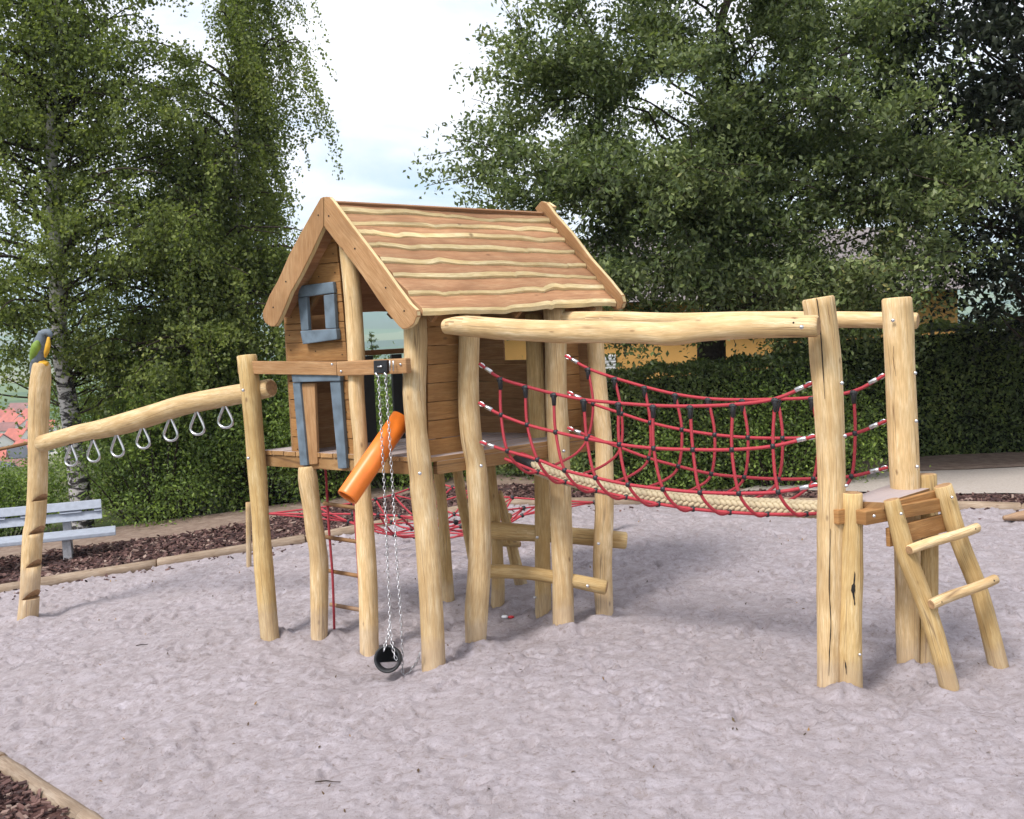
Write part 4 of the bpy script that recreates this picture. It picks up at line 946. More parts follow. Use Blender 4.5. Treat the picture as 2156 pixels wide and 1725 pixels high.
# braided tread rope: two interleaved columns of lobes
btop = [(1128, 975), (1189, 996), (1254, 1012), (1320, 1027), (1390, 1038), (1460, 1047), (1540, 1055), (1620, 1060), (1700, 1064), (1760, 1066)]
cl = catmull([Pm.pt(x, y + 8, .07) for (x, y) in btop], 10)
Lc = [0]
for i in range(1, len(cl)): Lc.append(Lc[-1] + (cl[i] - cl[i - 1]).length)
CP = np.array([tuple(p) for p in cl])
def cs_(s): return Vector([float(np.interp(s, Lc, CP[:, k])) for k in range(3)])
mb = MB(); mb.tube(cl, .05, 10); step = .047; n = int(Lc[-1] / step)
for i in range(n):
    c0, c1 = cs_(i * step), cs_((i + 1) * step); t_ = (c1 - c0).normalized(); sd_ = t_.cross(Vector((0, 0, 1))).normalized(); u_ = sd_.cross(t_)
    for lane in range(8):
        th = 2 * math.pi * (lane + .5) / 8; o_ = sd_ * math.cos(th) + u_ * math.sin(th); tan = -sd_ * math.sin(th) + u_ * math.cos(th)
        dr = (t_ * 1.0 + tan * (.75 if lane % 2 else -.75)).normalized(); ot = o_; s3 = dr.cross(ot)
        rot = Matrix((dr, s3, ot)).transposed()
        mb.sphere(c0 + o_ * .052 + t_ * (step * .5 * (lane % 2)), 1, 8, 5, (.04, .021, .02), rot)
prop(mb.build('braided_tread', M['braid'], bridge), kind='stuff')
sl = MB(); q0 = PS.pt(1088, 968, .02); sl.tube([q0, q0.lerp(cl[0], .5), cl[1]], [.05, .066, .066], 14); sl.build('tread_sleeve', M['black'], bridge)

# ================================================================== PARROT POST, RING BEAM
Gp = G(57, 1302)
pp = thing('carved_post', Gp, 'tall bare log post with step notches and a carved bird on top', 'log post')
rows = [(71, 104, 764), (65, 104, 800), (61.6, 103, 838), (60, 101, 934), (58, 99, 1034), (54, 95, 1100), (49, 90, 1130), (43, 83, 1240), (37, 79, 1302)]
p, r = silhouette(rows, Gp.y, Gp.y, .35)
pob = MB().tube(p, r, 18, .045, capmi=1, chamfer=.1).build('post', [M['log'], M['end']], pp)
# step notches: wedge cuts
bm = bmesh.new(); bm.from_mesh(pob.data); bm.free()
cutters = []
for (zx, zy) in ((225, 1000), (205, 1180), (190, 1360), (170, 1535)):
    x, y = z8(zx, zy); c0 = at(x, y + 3, Gp.y); rx = Vector((1, -.55, 0)).normalized(); px_ = Vector((.55, 1, 0)).normalized()
    tip = c0 - rx * -.02
    w_ = .3
    poly = [c0 + rx * .0, c0 + rx * .3, c0 + rx * .3 + Vector((0, 0, .30))]
    mbc = MB().prism([q - px_ * w_ for q in poly], px_ * 2 * w_); oc = mbc.build('cut', M['end']); cutters.append(oc)
for oc in cutters:
    md = pob.modifiers.new('cut', 'BOOLEAN'); md.object = oc; md.operation = 'DIFFERENCE'; md.solver = 'EXACT'; md.material_mode = 'TRANSFER'
bpy.context.view_layer.update()
dg = bpy.context.evaluated_depsgraph_get(); me2 = bpy.data.meshes.new_from_object(pob.evaluated_get(dg)); pob.modifiers.clear(); pob.data = me2
for oc in cutters: bpy.data.objects.remove(oc)
# the carved bird
M['bird_grey'] = flat('grey_blue_paint', (.135, .165, .20), .7, var=.2, bump=.2); M['bird_green'] = flat('green_paint', (.17, .26, .035), .7, var=.3); M['bird_yellow'] = flat('yellow_paint', (.62, .33, .02), .7, var=.2)
bd = thing('carved_bird', at(87, 762, Gp.y), 'painted wooden bird in grey, green and yellow perched on the carved post', 'carved bird')
Yb_ = Gp.y
mb = MB(); body = [at(*z8(185, 282), Yb_ + .02), at(*z8(200, 245), Yb_), at(*z8(213, 195), Yb_), at(*z8(220, 150), Yb_), at(*z8(232, 118), Yb_ - .01), at(*z8(240, 95), Yb_ - .01), at(*z8(244, 80), Yb_)]
bp2 = catmull(body, 4); mb.tube(bp2, lerp_list([.03, .075, .085, .072, .062, .06, .012], len(bp2)), 16, .03, chamfer=.3); mb.build('body', M['bird_grey'], bd)
MB().tube(catmull([at(*z8(236, 100), Yb_ - .03), at(*z8(262, 92), Yb_ - .04), at(*z8(274, 108), Yb_ - .04), at(*z8(271, 128), Yb_ - .03)], 3), lerp_list([.05, .04, .03, .006], 10), 12).build('beak', M['bird_grey'], bd)
MB().tube(catmull([at(*z8(266, 118), Yb_ - .07), at(*z8(262, 160), Yb_ - .09), at(*z8(254, 200), Yb_ - .08), at(*z8(246, 228), Yb_ - .05)], 4), lerp_list([.014, .028, .028, .01], 13), 12).build('breast', M['bird_yellow'], bd)
for sgn, dy in ((1, -.06), (-1, .06)):
    MB().tube(catmull([at(*z8(208, 138), Yb_ + dy), at(*z8(200, 165), Yb_ + dy * 1.3), at(*z8(188, 205), Yb_ + dy), at(*z8(178, 242), Yb_ + dy * .6), at(*z8(175, 262), Yb_ + dy * .3)], 4), lerp_list([.02, .05, .048, .03, .008], 17), 12, .03).build('wing', M['bird_green'], bd)
MB().tube(catmull([at(*z8(190, 250), Yb_ + .05), at(*z8(178, 290), Yb_ + .07), at(*z8(172, 325), Yb_ + .07)], 4), lerp_list([.045, .035, .015], 9), 10).build('tail', M['bird_grey'], bd)
bolt(bd, at(*z8(246, 108), Yb_ - .068), .008, None, 'hole')
MB().tube([at(*z8(198, 262), Yb_), at(*z8(230, 262), Yb_ - .02), at(*z8(262, 264), Yb_ - .03)], [.02, .035, .02], 12, .2).build('perch', M['bird_yellow'], bd)

rb = thing('ring_beam', at(86.7, 934, 11.3), 'pale crooked log slanting up from the bird post to the playhouse', 'log beam')
ctr = [(86, 935), (161.8, 914), (231, 899.6), (308, 878.4), (385, 853.3), (462, 838), (520, 827), (572, 817)]
Yl = [11.45, 11.1, 10.85, 10.55, 10.25, 10.0, 9.78, 9.6]
pts = catmull([at(*c, y) for c, y in zip(ctr, Yl)], 4)
MB().tube(pts, lerp_list([.09, .098, .106, .106, .104, .098, .092, .085], len(pts)), 18, .05, capmi=1).build('log', [M['log'], M['end']], rb)
bolt(rb, at(*z8(252, 706), 11.3), .018)
rings = [((388, 718), (388, 822)), ((508, 690), (512, 798)), ((638, 656), (644, 770)), ((778, 612), (784, 725)), ((930, 566), (934, 684)), ((1075, 532), (1080, 650)), ((1228, 497), (1234, 612))]
wd = ['first', 'second', 'third', 'fourth', 'fifth', 'sixth', 'last']
for k, (t_, b2) in enumerate(rings):
    px_ = z8(*t_); Y = float(np.interp(px_[0], [c[0] for c in ctr], Yl)) - .02
    a_, c_ = at(*z8(t_[0], t_[1] - 14), Y), at(*z8(*b2), Y); h_ = (a_ - c_).length; q = Vector((.78, -.35, 0)).normalized(); dn = (c_ - a_).normalized()
    wv = .085
    lp = [a_ + q * .006, a_ + dn * h_ * .2 + q * wv * .3, a_ + dn * h_ * .62 + q * wv * .92, a_ + dn * h_ * .82 + q * wv, a_ + dn * h_ * .96 + q * wv * .6, a_ + dn * h_ - q * 0,
          a_ + dn * h_ * .96 - q * wv * .6, a_ + dn * h_ * .82 - q * wv, a_ + dn * h_ * .62 - q * wv * .92, a_ + dn * h_ * .2 - q * wv * .3, a_ - q * .006]
    lab = f'steel teardrop hand ring under the slanting log, {wd[k]} from the bird post' if k < 6 else 'steel teardrop hand ring nearest the playhouse under the slanting log'
    hr = thing('hand_ring', a_, lab, 'hand ring', 'hand rings under the slanting log')
    MB().tube(catmull(lp, 4), .0135, 8).build('ring', M['steel'], hr)
    MB().tube([a_ + Vector((0, 0, .05)), a_, a_ + dn * .02], [.02, .022, .014], 8).build('mount', M['black'], hr)

# ================================================================== SPIDER NET behind / under the house
Ga = G(523, 1197)
pst = prop(post('net_post', None, [(517, 529, 1058), (517.5, 528.5, 1120), (519, 530, 1198)], Ga.y, Ga.y, 'log', top=True), 'thin pale post behind the left stilt holding the low net', 'post')
net = thing('climbing_net', (-1.5, 12.3, .4), 'low sagging red rope net behind and below the playhouse', 'climbing net')
cN = [at(563, 1082, 12.75), at(905, 1012, 14.2), at(1252, 1058, 12.9), at(960, 1100, 10.9)]
Nn = 7
def netp(u_, v_):
    p = cN[0] * ((1 - u_) * (1 - v_)) + cN[1] * ((1 - u_) * v_) + cN[2] * (u_ * v_) + cN[3] * (u_ * (1 - v_))
    sag = 16 * u_ * (1 - u_) * v_ * (1 - v_); edge_ = 4 * max(u_ * (1 - u_), v_ * (1 - v_)) * (1 - .6)
    # edges are pulled in toward the centre
    cen = sum(cN, Vector((0, 0, 0))) / 4; pull = .28 * (4 * u_ * (1 - u_) * (abs(v_ - .5) * 2) + 4 * v_ * (1 - v_) * (abs(u_ - .5) * 2))
    p = p.lerp(cen, min(.4, pull)); p.z -= .52 * sag + .05 * pull; p.z = max(p.z, .16); return p
grid = [[netp(i / (Nn - 1), j / (Nn - 1)) for j in range(Nn)] for i in range(Nn)]
for i in range(Nn):
    MB().tube(catmull(grid[i], 2), .012, 6).build('rope', M['rope'], net); MB().tube(catmull([grid[k][i] for k in range(Nn)], 2), .012, 6).build('rope', M['rope'], net)
for i in range(Nn - 1):
    for j in range(Nn - 1):
        if (i + j) % 2 == 0: MB().tube([grid[i][j], (grid[i][j] + grid[i + 1][j + 1]) / 2, grid[i + 1][j + 1]], .01, 6).build('rope', M['rope'], net)
kb = MB(); kb.sphere((0, 0, 0), .03, 8, 5); k0 = kb.build('knot_ball', M['black'], net); k0.location = grid[1][1] - ORG[net]
for i in range(Nn):
    for j in range(Nn):
        if (i, j) == (1, 1): continue
        c = k0.copy(); COL.objects.link(c); c.parent = net; c.location = grid[i][j] - ORG[net]
# right anchor post of the net, hidden behind the stilts
gq = Vector((cN[2].x + .12, cN[2].y, 0))
prop(MB().tube([gq + Vector((0, 0, -.3)), gq, gq + Vector((0, 0, .35)), gq + Vector((0, 0, .72))], .07, 12, .04, capmi=1).build('net_post', [M['log'], M['end']], None, top=True), 'short pale post behind the right stilts holding the low net', 'post')

# ================================================================== BENCH
M['bench'] = flat('bench_plastic', (.33, .36, .42), .6, var=.1); M['conc'] = flat('concrete', (.34, .34, .36), .9, var=.2, scale=30, bump=.4)
gbn_ = G(178, 1180); gz = gbn_.z
bend = Vector((.935, .355, 0)).normalized(); bnrm = Vector((bend.y, -bend.x, 0))
sE = at(*z8(632, 1180), gbn_.y + .12)
bench = thing('park_bench', gbn_, 'pale grey bench with slotted backrest standing on the bark chips', 'bench')
Lb = 2.3
def bpt(al, fw_, z): p = Vector((sE.x, sE.y, 0)) - bend * al + bnrm * fw_; return Vector((p.x, p.y, z))
zs = sE.z
MB().prism([bpt(0, 0, zs), bpt(Lb, 0, zs), bpt(Lb, -.42, zs + .02), bpt(0, -.42, zs + .02)], (0, 0, -.06)).build('seat', M['bench'], bench, bevel=.012)
bz0, bz1 = at(*z8(555, 1105), gbn_.y + .55).z, at(*z8(540, 1005), gbn_.y + .55).z
def back(z_0, z_1, a0, a1, nm='back_board', par=bench): return MB().prism([bpt(a0, -.46 - .05 * (z_0 - bz0), z_0), bpt(a1, -.46 - .05 * (z_0 - bz0), z_0), bpt(a1, -.52, z_1), bpt(a0, -.52, z_1)], -bnrm * .05).build(nm, M['bench'], par, bevel=.01)
zm = (bz0 + bz1) / 2
bk1 = back(bz0, zm - .02, .18, Lb); bk2 = back(zm + .02, bz1, .18, Lb)
for (a0, a1) in ((.18, .29), (.46, .77), (1.02, 1.3), (1.5, 1.7), (1.95, Lb)): back(zm - .0185, zm + .0185, a0, a1, 'back_spacer')
for al in (.62, 1.9):
    MB().prism([bpt(al, -.08, gz - .2), bpt(al, -.26, gz - .2), bpt(al, -.26, zs - .06), bpt(al, -.05, zs - .06)], -bend * .12).build('leg', M['conc'], bench, bevel=.01)
    MB().prism([bpt(al, -.40, gz - .2), bpt(al, -.54, gz - .2), bpt(al, -.6, bz1 - .06), bpt(al, -.575, bz1 - .06), bpt(al, -.52, zs)], -bend * .12).build('leg', M['conc'], bench, bevel=.01)

# ================================================================== VEGETATION
def leaf_mesh(name, C, size, aspect, mt_, seed, down=0.0, up=.35, fold=.25, sizevar=.35):
    r = np.random.default_rng(seed); n = len(C)
    a = r.normal(0, 1, (n, 3)); a[:, 2] -= down; a /= np.linalg.norm(a, axis=1, keepdims=True)
    nn_ = r.normal(0, 1, (n, 3)); nn_[:, 2] = np.abs(nn_[:, 2]) + up; b2 = np.cross(a, nn_); b2 /= np.linalg.norm(b2, axis=1, keepdims=True) + 1e-9
    nn_ = np.cross(b2, a); s = size * (1 + r.uniform(-sizevar, sizevar, n))[:, None]
    base = C - a * s * .5; tip = C + a * s * .5 - np.abs(nn_) * 0; wv = s * aspect * .5
    v = np.stack([base, C + b2 * wv + nn_ * wv * fold, tip, C - b2 * wv + nn_ * wv * fold], 1).reshape(-1, 3)
    f = np.arange(n * 4).reshape(n, 4)
    return v, f, r.uniform(0, 1, n)
def ell(r, n, shell=.5):
    d = r.normal(0, 1, (n, 3)); d /= np.linalg.norm(d, axis=1, keepdims=True); return d * (r.uniform(0, 1, n) ** shell)[:, None]
def limb_mesh(mb, a, b_, r0_, r1_, seed, wig=.06, n=7, sides=9):
    R_ = random.Random(seed); a, b_ = Vector(a), Vector(b_); L_ = (b_ - a).length; pts = []
    for i in range(n + 1):
        t_ = i / n; o_ = Vector((R_.gauss(0, 1), R_.gauss(0, 1), R_.gauss(0, .5))) * (wig * L_ * math.sin(math.pi * t_))
        pts.append(a.lerp(b_, t_) + o_)
    mb.tube(catmull(pts, 2), lerp_list([r0_, r1_], 2 * n + 1), sides, .06)
def finish_tree(name, base, trunk, tm, v, f, rn, lm, label, cat='tree', group=None, extra=None):
    t_ = thing(name, base, label, cat, group)
    if trunk is not None: trunk.build('trunk', tm, t_)
    c = np.array(tuple(base)); me = fastmesh(name + '_crown', v - c, f, lm, rn)
    link('crown', me, t_, base); return t_

def bigtree():
    r = np.random.default_rng(21); base = Vector((3.25, 17.0, -.05)); mb = MB()
    fork = Vector((3.35, 17.0, 2.6))
    limb_mesh(mb, base - Vector((0, 0, .3)), fork, .29, .23, 1, .01)
    limb_mesh(mb, fork, (4.3, 17.2, 9.5), .16, .04, 2, .02)
    ctr = np.array([3.3, 16.9, 5.9]); R3 = np.array([3.75, 3.1, 4.4])
    tips = []; lobes = []
    for k in range(205):
        d = ell(r, 1, .33 if k < 150 else .7)[0]; p = ctr + d * R3
        if p[2] < 3.0 + .25 * abs(p[0] - 3.2) * (p[0] < 3.2) * .3: continue
        # ragged outline: trim the upper left shoulder
        if p[0] < .2 and p[2] > 7.6 + (p[0] + 1) * 1.2: continue
        lobes.append(p)
    for k in range(40): lobes.append(np.array([r.uniform(.2, 6.6), r.uniform(14.6, 16.2), r.uniform(3.3, 5.0)]))
    for p in ([1.0, 15.8, 2.7], [1.7, 15.5, 2.55], [2.4, 15.9, 2.75], [4.5, 15.9, 2.7], [5.6, 16.2, 2.6], [5.2, 15.7, 3.0], [3.6, 15.2, 3.4], [2.7, 15.0, 3.6], [1.5, 15.4, 3.5], [.6, 15.9, 3.6], [.1, 16.6, 4.2], [6.2, 16.4, 3.4], [6.8, 16.7, 4.4]): lobes.append(np.array(p))
    pts = []
    for k, p in enumerate(lobes):
        q = Vector(p); s_ = fork.lerp(Vector((4.2, 17.2, 8.5)), min(1, max(0, (q.z - 3) / 8)))
        if k % 4 == 0: limb_mesh(mb, s_, q, .03, .008, 100 + k, .05, 5, 6)
        nt_ = 13
        for j in range(nt_):
            d = r.normal(0, 1, 3); d[2] = d[2] * .6 + .1; d /= np.linalg.norm(d); d += (p - ctr) / np.linalg.norm(p - ctr) * .55
            Ls = r.uniform(.45, .95); tip = p + d * Ls
            if j < 4: limb_mesh(mb, q, tip, .011, .004, k * 10 + j, .05, 3, 4)
            m_ = 64; tt = r.uniform(.1, 1.05, m_)[:, None]
            pts.append(p + (tip - p) * tt + r.normal(0, .11, (m_, 3)) * np.array([1, 1, .75]))
    C = np.concatenate(pts)
    v, f, rn = leaf_mesh('l', C, .09, .52, None, 5, .25, .5)
    # clump tint, older leaves with a tan cast here and there
    rn = np.clip(rn * .75 + .25 * vnoise(C[:, 0] * 1.3, C[:, 2] * 1.3, 9), 0, 1)
    return finish_tree('broadleaf_tree', base, mb, M['bark'], v, f, rn, M['leaf_big'], 'large broad crowned olive green tree behind the playhouse and hedge')
bigtree()

def darktree(name, base, ctr, R3, nl, seed, label, lm, size, per=34, keepf=None):
    r = np.random.default_rng(seed); mb = MB(); b_ = Vector(base); top = Vector((ctr[0], ctr[1], ctr[2] + R3[2] * .7))
    limb_mesh(mb, b_ - Vector((0, 0, .3)), top, .24, .05, seed, .015); ctr = np.array(ctr); R3 = np.array(R3); pts = []
    for k in range(nl):
        p = ctr + ell(r, 1, .36)[0] * R3
        if keepf and not keepf(p): continue
        q = Vector(p); s_ = b_.lerp(top, min(.95, max(.15, (q.z - b_.z) / (top.z - b_.z) - .12))); limb_mesh(mb, s_, q, .04, .01, seed + k, .05, 4, 5)
        for j in range(8):
            d = r.normal(0, 1, 3); d[2] *= .5; d /= np.linalg.norm(d); d += (p - ctr) / np.linalg.norm(p - ctr) * .5; tip = p + d * r.uniform(.4, .9)
            tt = r.uniform(.05, 1.05, per)[:, None]; pts.append(p + (tip - p) * tt + r.normal(0, .12, (per, 3)))
    C = np.concatenate(pts); v, f, rn = leaf_mesh('l', C, size, .55, None, seed, .2, .4)
    return finish_tree(name, b_, mb, M['bark'], v, f, rn, lm, label)
darktree('broadleaf_tree', (9.0, 17.2, -.05), (8.9, 16.9, 6.4), (2.5, 2.4, 4.6), 190, 31, 'very dark tree filling the upper right corner behind the tall hedge', M['leaf_dark'], .12, 36)

def birch(name, base, trunk_pts, trunk_r, branches, seed, label, leaves_n, leafsize, wind=.25, swag=0, clumps=()):
    """weeping birch: boughs arch out, thin strands hang from them, small leaves along the strands"""
    r = np.random.default_rng(seed); mb = MB(); tp = catmull(trunk_pts, 6); mb.tube(tp, lerp_list(trunk_r, len(tp)), 14, .05)
    tw = MB(); pts = []
    for (z0, L_, az, rise, hang, nst) in branches:
        i = min(range(len(tp)), key=lambda k: abs(tp[k].z - z0)); s_ = tp[i]; d = Vector((math.cos(az), math.sin(az), 0))
        bough = [s_ + d * (L_ * t_) + Vector((0, 0, rise * math.sin(t_ * 2.0) - .12 * L_ * t_ * t_)) + Vector((r.normal(0, .06), r.normal(0, .06), r.normal(0, .05))) * (t_ > 0) for t_ in (0, .25, .5, .75, 1)]
        bc = catmull(bough, 4); tw.tube(bc, lerp_list([.035, .006], len(bc)), 5)
        for k in range(nst):
            t_ = r.uniform(.15, 1.0)
            if swag: t_ = min(1.0, max(.1, float(r.choice([.35, .7, 1.0])) + r.normal(0, .03)))
            q = bc[int(t_ * (len(bc) - 1))]; h_ = hang * r.uniform(.45, 1.15); ox, oy = r.normal(0, .07 if swag else .22, 2)
            wx = wind * h_ * r.uniform(.4, 1.3); n_ = int(leaves_n * h_ / hang * r.uniform(.7, 1.2))
            tt = np.sort(r.uniform(0, 1, n_))
            x = q.x + ox * np.minimum(tt * 3, 1) + wx * tt ** 1.4; y = q.y + oy * np.minimum(tt * 3, 1); z = q.z + .12 * np.sin(tt * 3) - h_ * tt
            sp = .04 + .045 * (1 - tt)
            pts.append(np.stack([x + r.normal(0, 1, n_) * sp, y + r.normal(0, 1, n_) * sp, z + r.normal(0, .04, n_)], 1))
            if k % 3 == 0: tw.tube([(q.x, q.y, q.z), (q.x + ox + wx * .35, q.y + oy, q.z - h_ * .5), (q.x + ox + wx, q.y + oy, q.z - h_)], [.005, .004, .002], 3)
    for ci, p in enumerate(clumps):
        p = np.array(p); i = min(range(len(tp)), key=lambda k: abs(tp[k].z - (p[2] - .8))); limb_mesh(tw, tp[i], Vector(p), .022, .005, seed + ci, .05, 4, 5)
        for j in range(10):
            d = r.normal(0, 1, 3); d[2] = d[2] * .45 - .35; d /= np.linalg.norm(d); tip = p + d * r.uniform(.35, .85); n_ = 52
            tt = r.uniform(.05, 1.05, n_)[:, None]; pts.append(p + (tip - p) * tt + r.normal(0, .085, (n_, 3)))
            if j < 3: limb_mesh(tw, Vector(p), Vector(tip), .006, .002, ci * 7 + j, .05, 2, 3)
    C = np.concatenate(pts); v, f, rn = leaf_mesh('l', C, leafsize, .75, None, seed + 1, .7, .2)
    rn = np.clip(rn * .7 + .3 * vnoise(C[:, 0] * 1.1, C[:, 2] * 1.1, seed), 0, 1)
    t_ = finish_tree(name, Vector(trunk_pts[0]), mb, M['birch'], v, f, rn, M['leaf_birch'], label); tw.build('branches', M['bark'], t_); return t_
r_ = random.Random(3)
b1 = [at(177, 1112, 18.0) - Vector((0, 0, .3)), at(160, 960, 18.0), at(146, 860, 18.0), at(126, 720, 18.0), at(117, 500, 18.0), at(109, 330, 18.0), at(112, 150, 18.0), at(125, -60, 18.0), at(140, -260, 18.0)]
brs = []
for k in range(85):
    z0 = r_.uniform(2.6, 10.5); L_ = r_.uniform(1.2, 3.2) * (1 - .7 * max(0, (z0 - 6.5) / 4)); brs.append((z0, L_, r_.uniform(0, 6.28), r_.uniform(.3, 1.1), r_.uniform(.8, 1.9), r_.randint(7, 13)))
cl1 = []
while len(cl1) < 125:
    px_, py_ = r_.uniform(-160, 470), r_.uniform(-150, 800)
    if px_ > 350 + .45 * max(0, py_) * (py_ < 260) + (py_ >= 260) * 117: continue
    if 60 < px_ < 135 and 190 < py_ < 430 and r_.random() < .8: continue   # the white trunk shows here
    q = at(px_, py_, r_.uniform(16.6, 19.4)); cl1.append(tuple(q))
birch('birch_tree', None, b1, [.19, .17, .16, .14, .12, .1, .075, .05, .02], brs, 41, 'white barked birch with spreading crown standing behind the bench', 70, .066, .12, 0, cl1)
b2 = [at(512, 1095, 19.5) - Vector((0, 0, .3)), at(510, 900, 19.5), at(508, 640, 19.5), at(503, 480, 19.5), at(497, 330, 19.5), at(500, 200, 19.5), at(512, 60, 19.5), at(520, -120, 19.5), at(524, -250, 19.5)]
brs = []
for k in range(58):
    z0 = r_.uniform(4.0, 10.8); fr_ = (z0 - 4) / 6.6; L_ = r_.uniform(.5, 1.5) * (1.1 - .25 * fr_); brs.append((z0, L_, r_.uniform(0, 6.28), r_.uniform(.3, .8), r_.uniform(1.4, 3.2), r_.randint(6, 10)))
birch('birch_tree', None, b2, [.10, .09, .075, .065, .055, .045, .035, .025, .012], brs, 43, 'slender weeping birch left of the playhouse roof with long hanging strands', 170, .058, .28, 1)
b3 = [at(420, 1090, 18.6) - Vector((0, 0, .3)), at(425, 900, 18.6), at(420, 700, 18.6), at(428, 560, 18.6), at(422, 450, 18.6), at(416, 370, 18.6)]
brs = []
for k in range(85):
    z0 = r_.uniform(1.6, 5.6); L_ = r_.uniform(1.0, 2.6) * (1 - .3 * max(0, (z0 - 4.5) / 2)); brs.append((z0, L_, r_.uniform(0, 6.28), r_.uniform(.3, .9), r_.uniform(.7, 1.7), r_.randint(7, 11)))
birch('birch_tree', None, b3, [.12, .11, .1, .08, .05, .02], brs, 47, 'bushy lower birch filling the gap between the two white trunks', 70, .066, .08, 0, [tuple(at(r_.uniform(180, 620), r_.uniform(400, 860), r_.uniform(18.0, 20.0))) for _ in range(60)])

def shrub(name, x, y, rx, ry, h, seed, label, lm, n, size, group=None, cat='shrub', aspect=.55):
    r = np.random.default_rng(seed); zb_ = gb(x) - .05; mb = MB(); pts = []
    for k in range(max(10, n // 300)):
        d = ell(r, 1, .4)[0]; p = np.array([x + d[0] * rx, y + d[1] * ry, zb_ + h * .46 + d[2] * h * .5])
        mb.tube([(x + d[0] * rx * .3, y + d[1] * ry * .3, zb_ - .1), (x + d[0] * rx * .7, y + d[1] * ry * .7, zb_ + (p[2] - zb_) * .6), tuple(p)], [.018, .012, .004], 5)
        m_ = 300; pts.append(p + r.normal(0, 1, (m_, 3)) * np.array([.24, .24, .2]))
    C = np.concatenate(pts); C = C[C[:, 2] > zb_ + .02]; v, f, rn = leaf_mesh('l', C, size, aspect, None, seed + 3, .1, .5)
    rn = np.clip(rn * .65 + .35 * vnoise(C[:, 0] * 1.7, C[:, 2] * 1.7 + C[:, 1], seed), 0, 1)
    t_ = thing(name, (x, y, zb_), label, cat, group); mb.build('stems', M['bark'], t_)
    link('foliage', fastmesh('foliage', v - np.array([x, y, zb_]), f, lm, rn), t_, (x, y, zb_)); return t_
SH = [(-11.5, 18.3, 1.5, 1.2, 1.2, 'dark leafy shrub at the far left behind the bench'), (-9.6, 19.0, 1.3, 1.2, 1.3, 'leafy shrub left of the big birch trunk'), (-6.4, 18.1, 1.6, 1.1, 3.3, 'tall leafy shrub right of the birch trunk behind the bench'),
      (-4.7, 18.6, 1.6, 1.2, 3.6, 'tall shrub behind the slanting log and hand rings'), (-3.4, 18.2, 1.1, 1.0, 2.6, 'bright green shrub left of the playhouse stilts'), (-2.2, 18.6, 1.0, 1.0, 2.0, 'low shrub seen under the playhouse deck'),
      (-8.2, 21.4, 1.6, 1.2, 3.0, 'shrub in the back row between birch trunk and slanting log'), (-5.9, 21.6, 1.7, 1.2, 3.9, 'tallest shrub in the back row left of the playhouse'), (-3.9, 21.6, 1.2, 1.0, 3.0, 'shrub in the back row just left of the playhouse wall'),
      (-.9, 18.9, 1.0, 1.0, 1.9, 'low shrub behind the middle of the stilts'), (.5, 18.2, 1.0, .9, 1.8, 'dark low shrub behind the right stilts')]
for k, (x, y, rx, ry, h, lab) in enumerate(SH): shrub('leafy_shrub', x, y, rx, ry, h, 60 + k, lab, M['leaf_shrub'] if k not in (0, 10) else M['leaf_hedge'], 21000 if h > 2.1 else 11000, .07, 'shrubs behind the sandpit')
shrub('leafy_shrub', 4.05, 15.75, .85, .4, 1.95, 90, 'loose light green shrub growing out in front of the clipped hedge', M['leaf_shrub'], 7500, .06)

shrub('leafy_shrub', 2.5, 15.8, .7, .35, 1.1, 91, 'low light green shrub at the foot of the clipped hedge under the rope bridge', M['leaf_shrub'], 4500, .06)
shrub('leafy_shrub', 5.15, 16.1, .6, .4, 1.75, 92, 'upright light green shrub at the right end of the clipped hedge', M['leaf_shrub'], 4500, .06)
def hedge(name, x0, x1, y0, y1, h, slope, seed, label, n, lm, size, ys=0.0):
    """clipped hedge: dark twig core and a skin of small leaves"""
    r = np.random.default_rng(seed); c = Vector(((x0 + x1) / 2, (y0 + y1) / 2, -.05)); t_ = thing(name, c, label, 'hedge'); mb = MB(); e = .16
    yo = lambda x: ys * (x - x0)
    p = [(x0 + e, y0 + e + yo(x0), -.1), (x1 - e, y0 + e + yo(x1), -.1), (x1 - e, y1 - e + yo(x1), -.1), (x0 + e, y1 - e + yo(x0), -.1)]
    v = p + [(q[0], q[1], h + slope * (q[0] - x0) - e) for q in p]
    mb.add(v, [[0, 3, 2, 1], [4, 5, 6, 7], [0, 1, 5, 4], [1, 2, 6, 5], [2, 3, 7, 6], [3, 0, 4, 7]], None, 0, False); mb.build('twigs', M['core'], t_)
    ft = int(n * .62); tp_ = int(n * .28); en = n - ft - tp_
    def hz(x): return h + slope * (x - x0)
    X = r.uniform(x0, x1, ft); A1 = np.stack([X, y0 + yo(X) + np.abs(r.normal(0, .05, ft)) + .05 * vnoise(X * 2, X * 0, 3), r.uniform(0, 1, ft) * hz(X)], 1)
    A1[:, 1] += .16 * (vnoise(A1[:, 0] * 1.6, A1[:, 2] * 1.6, seed) - .5) + .10 * (vnoise(A1[:, 0] * 5, A1[:, 2] * 5, seed + 1) - .5)
    X = r.uniform(x0, x1, tp_); A2 = np.stack([X, r.uniform(y0, y1, tp_) + yo(X), hz(X) + r.normal(0, .03, tp_)], 1); A2[:, 2] += .2 * (vnoise(A2[:, 0] * 3, A2[:, 1] * 3, seed + 2) - .5)
    yy = r.uniform(y0, y1, en); sd_ = r.integers(0, 2, en); xx = np.where(sd_ == 0, x0, x1) + r.normal(0, .05, en); A3 = np.stack([xx, yy + yo(xx), r.uniform(0, 1, en) * hz(xx)], 1)
    C = np.concatenate([A1, A2, A3]); v, f, rn = leaf_mesh('l', C, size, .55, None, seed + 5, 0, .4)
    rn = np.clip(rn * .7 + .3 * vnoise(C[:, 0] * 2.2, C[:, 2] * 2.2, seed + 7), 0, 1)
    link('foliage', fastmesh('foliage', v - np.array(tuple(c)), f, lm, rn), t_, c); return t_
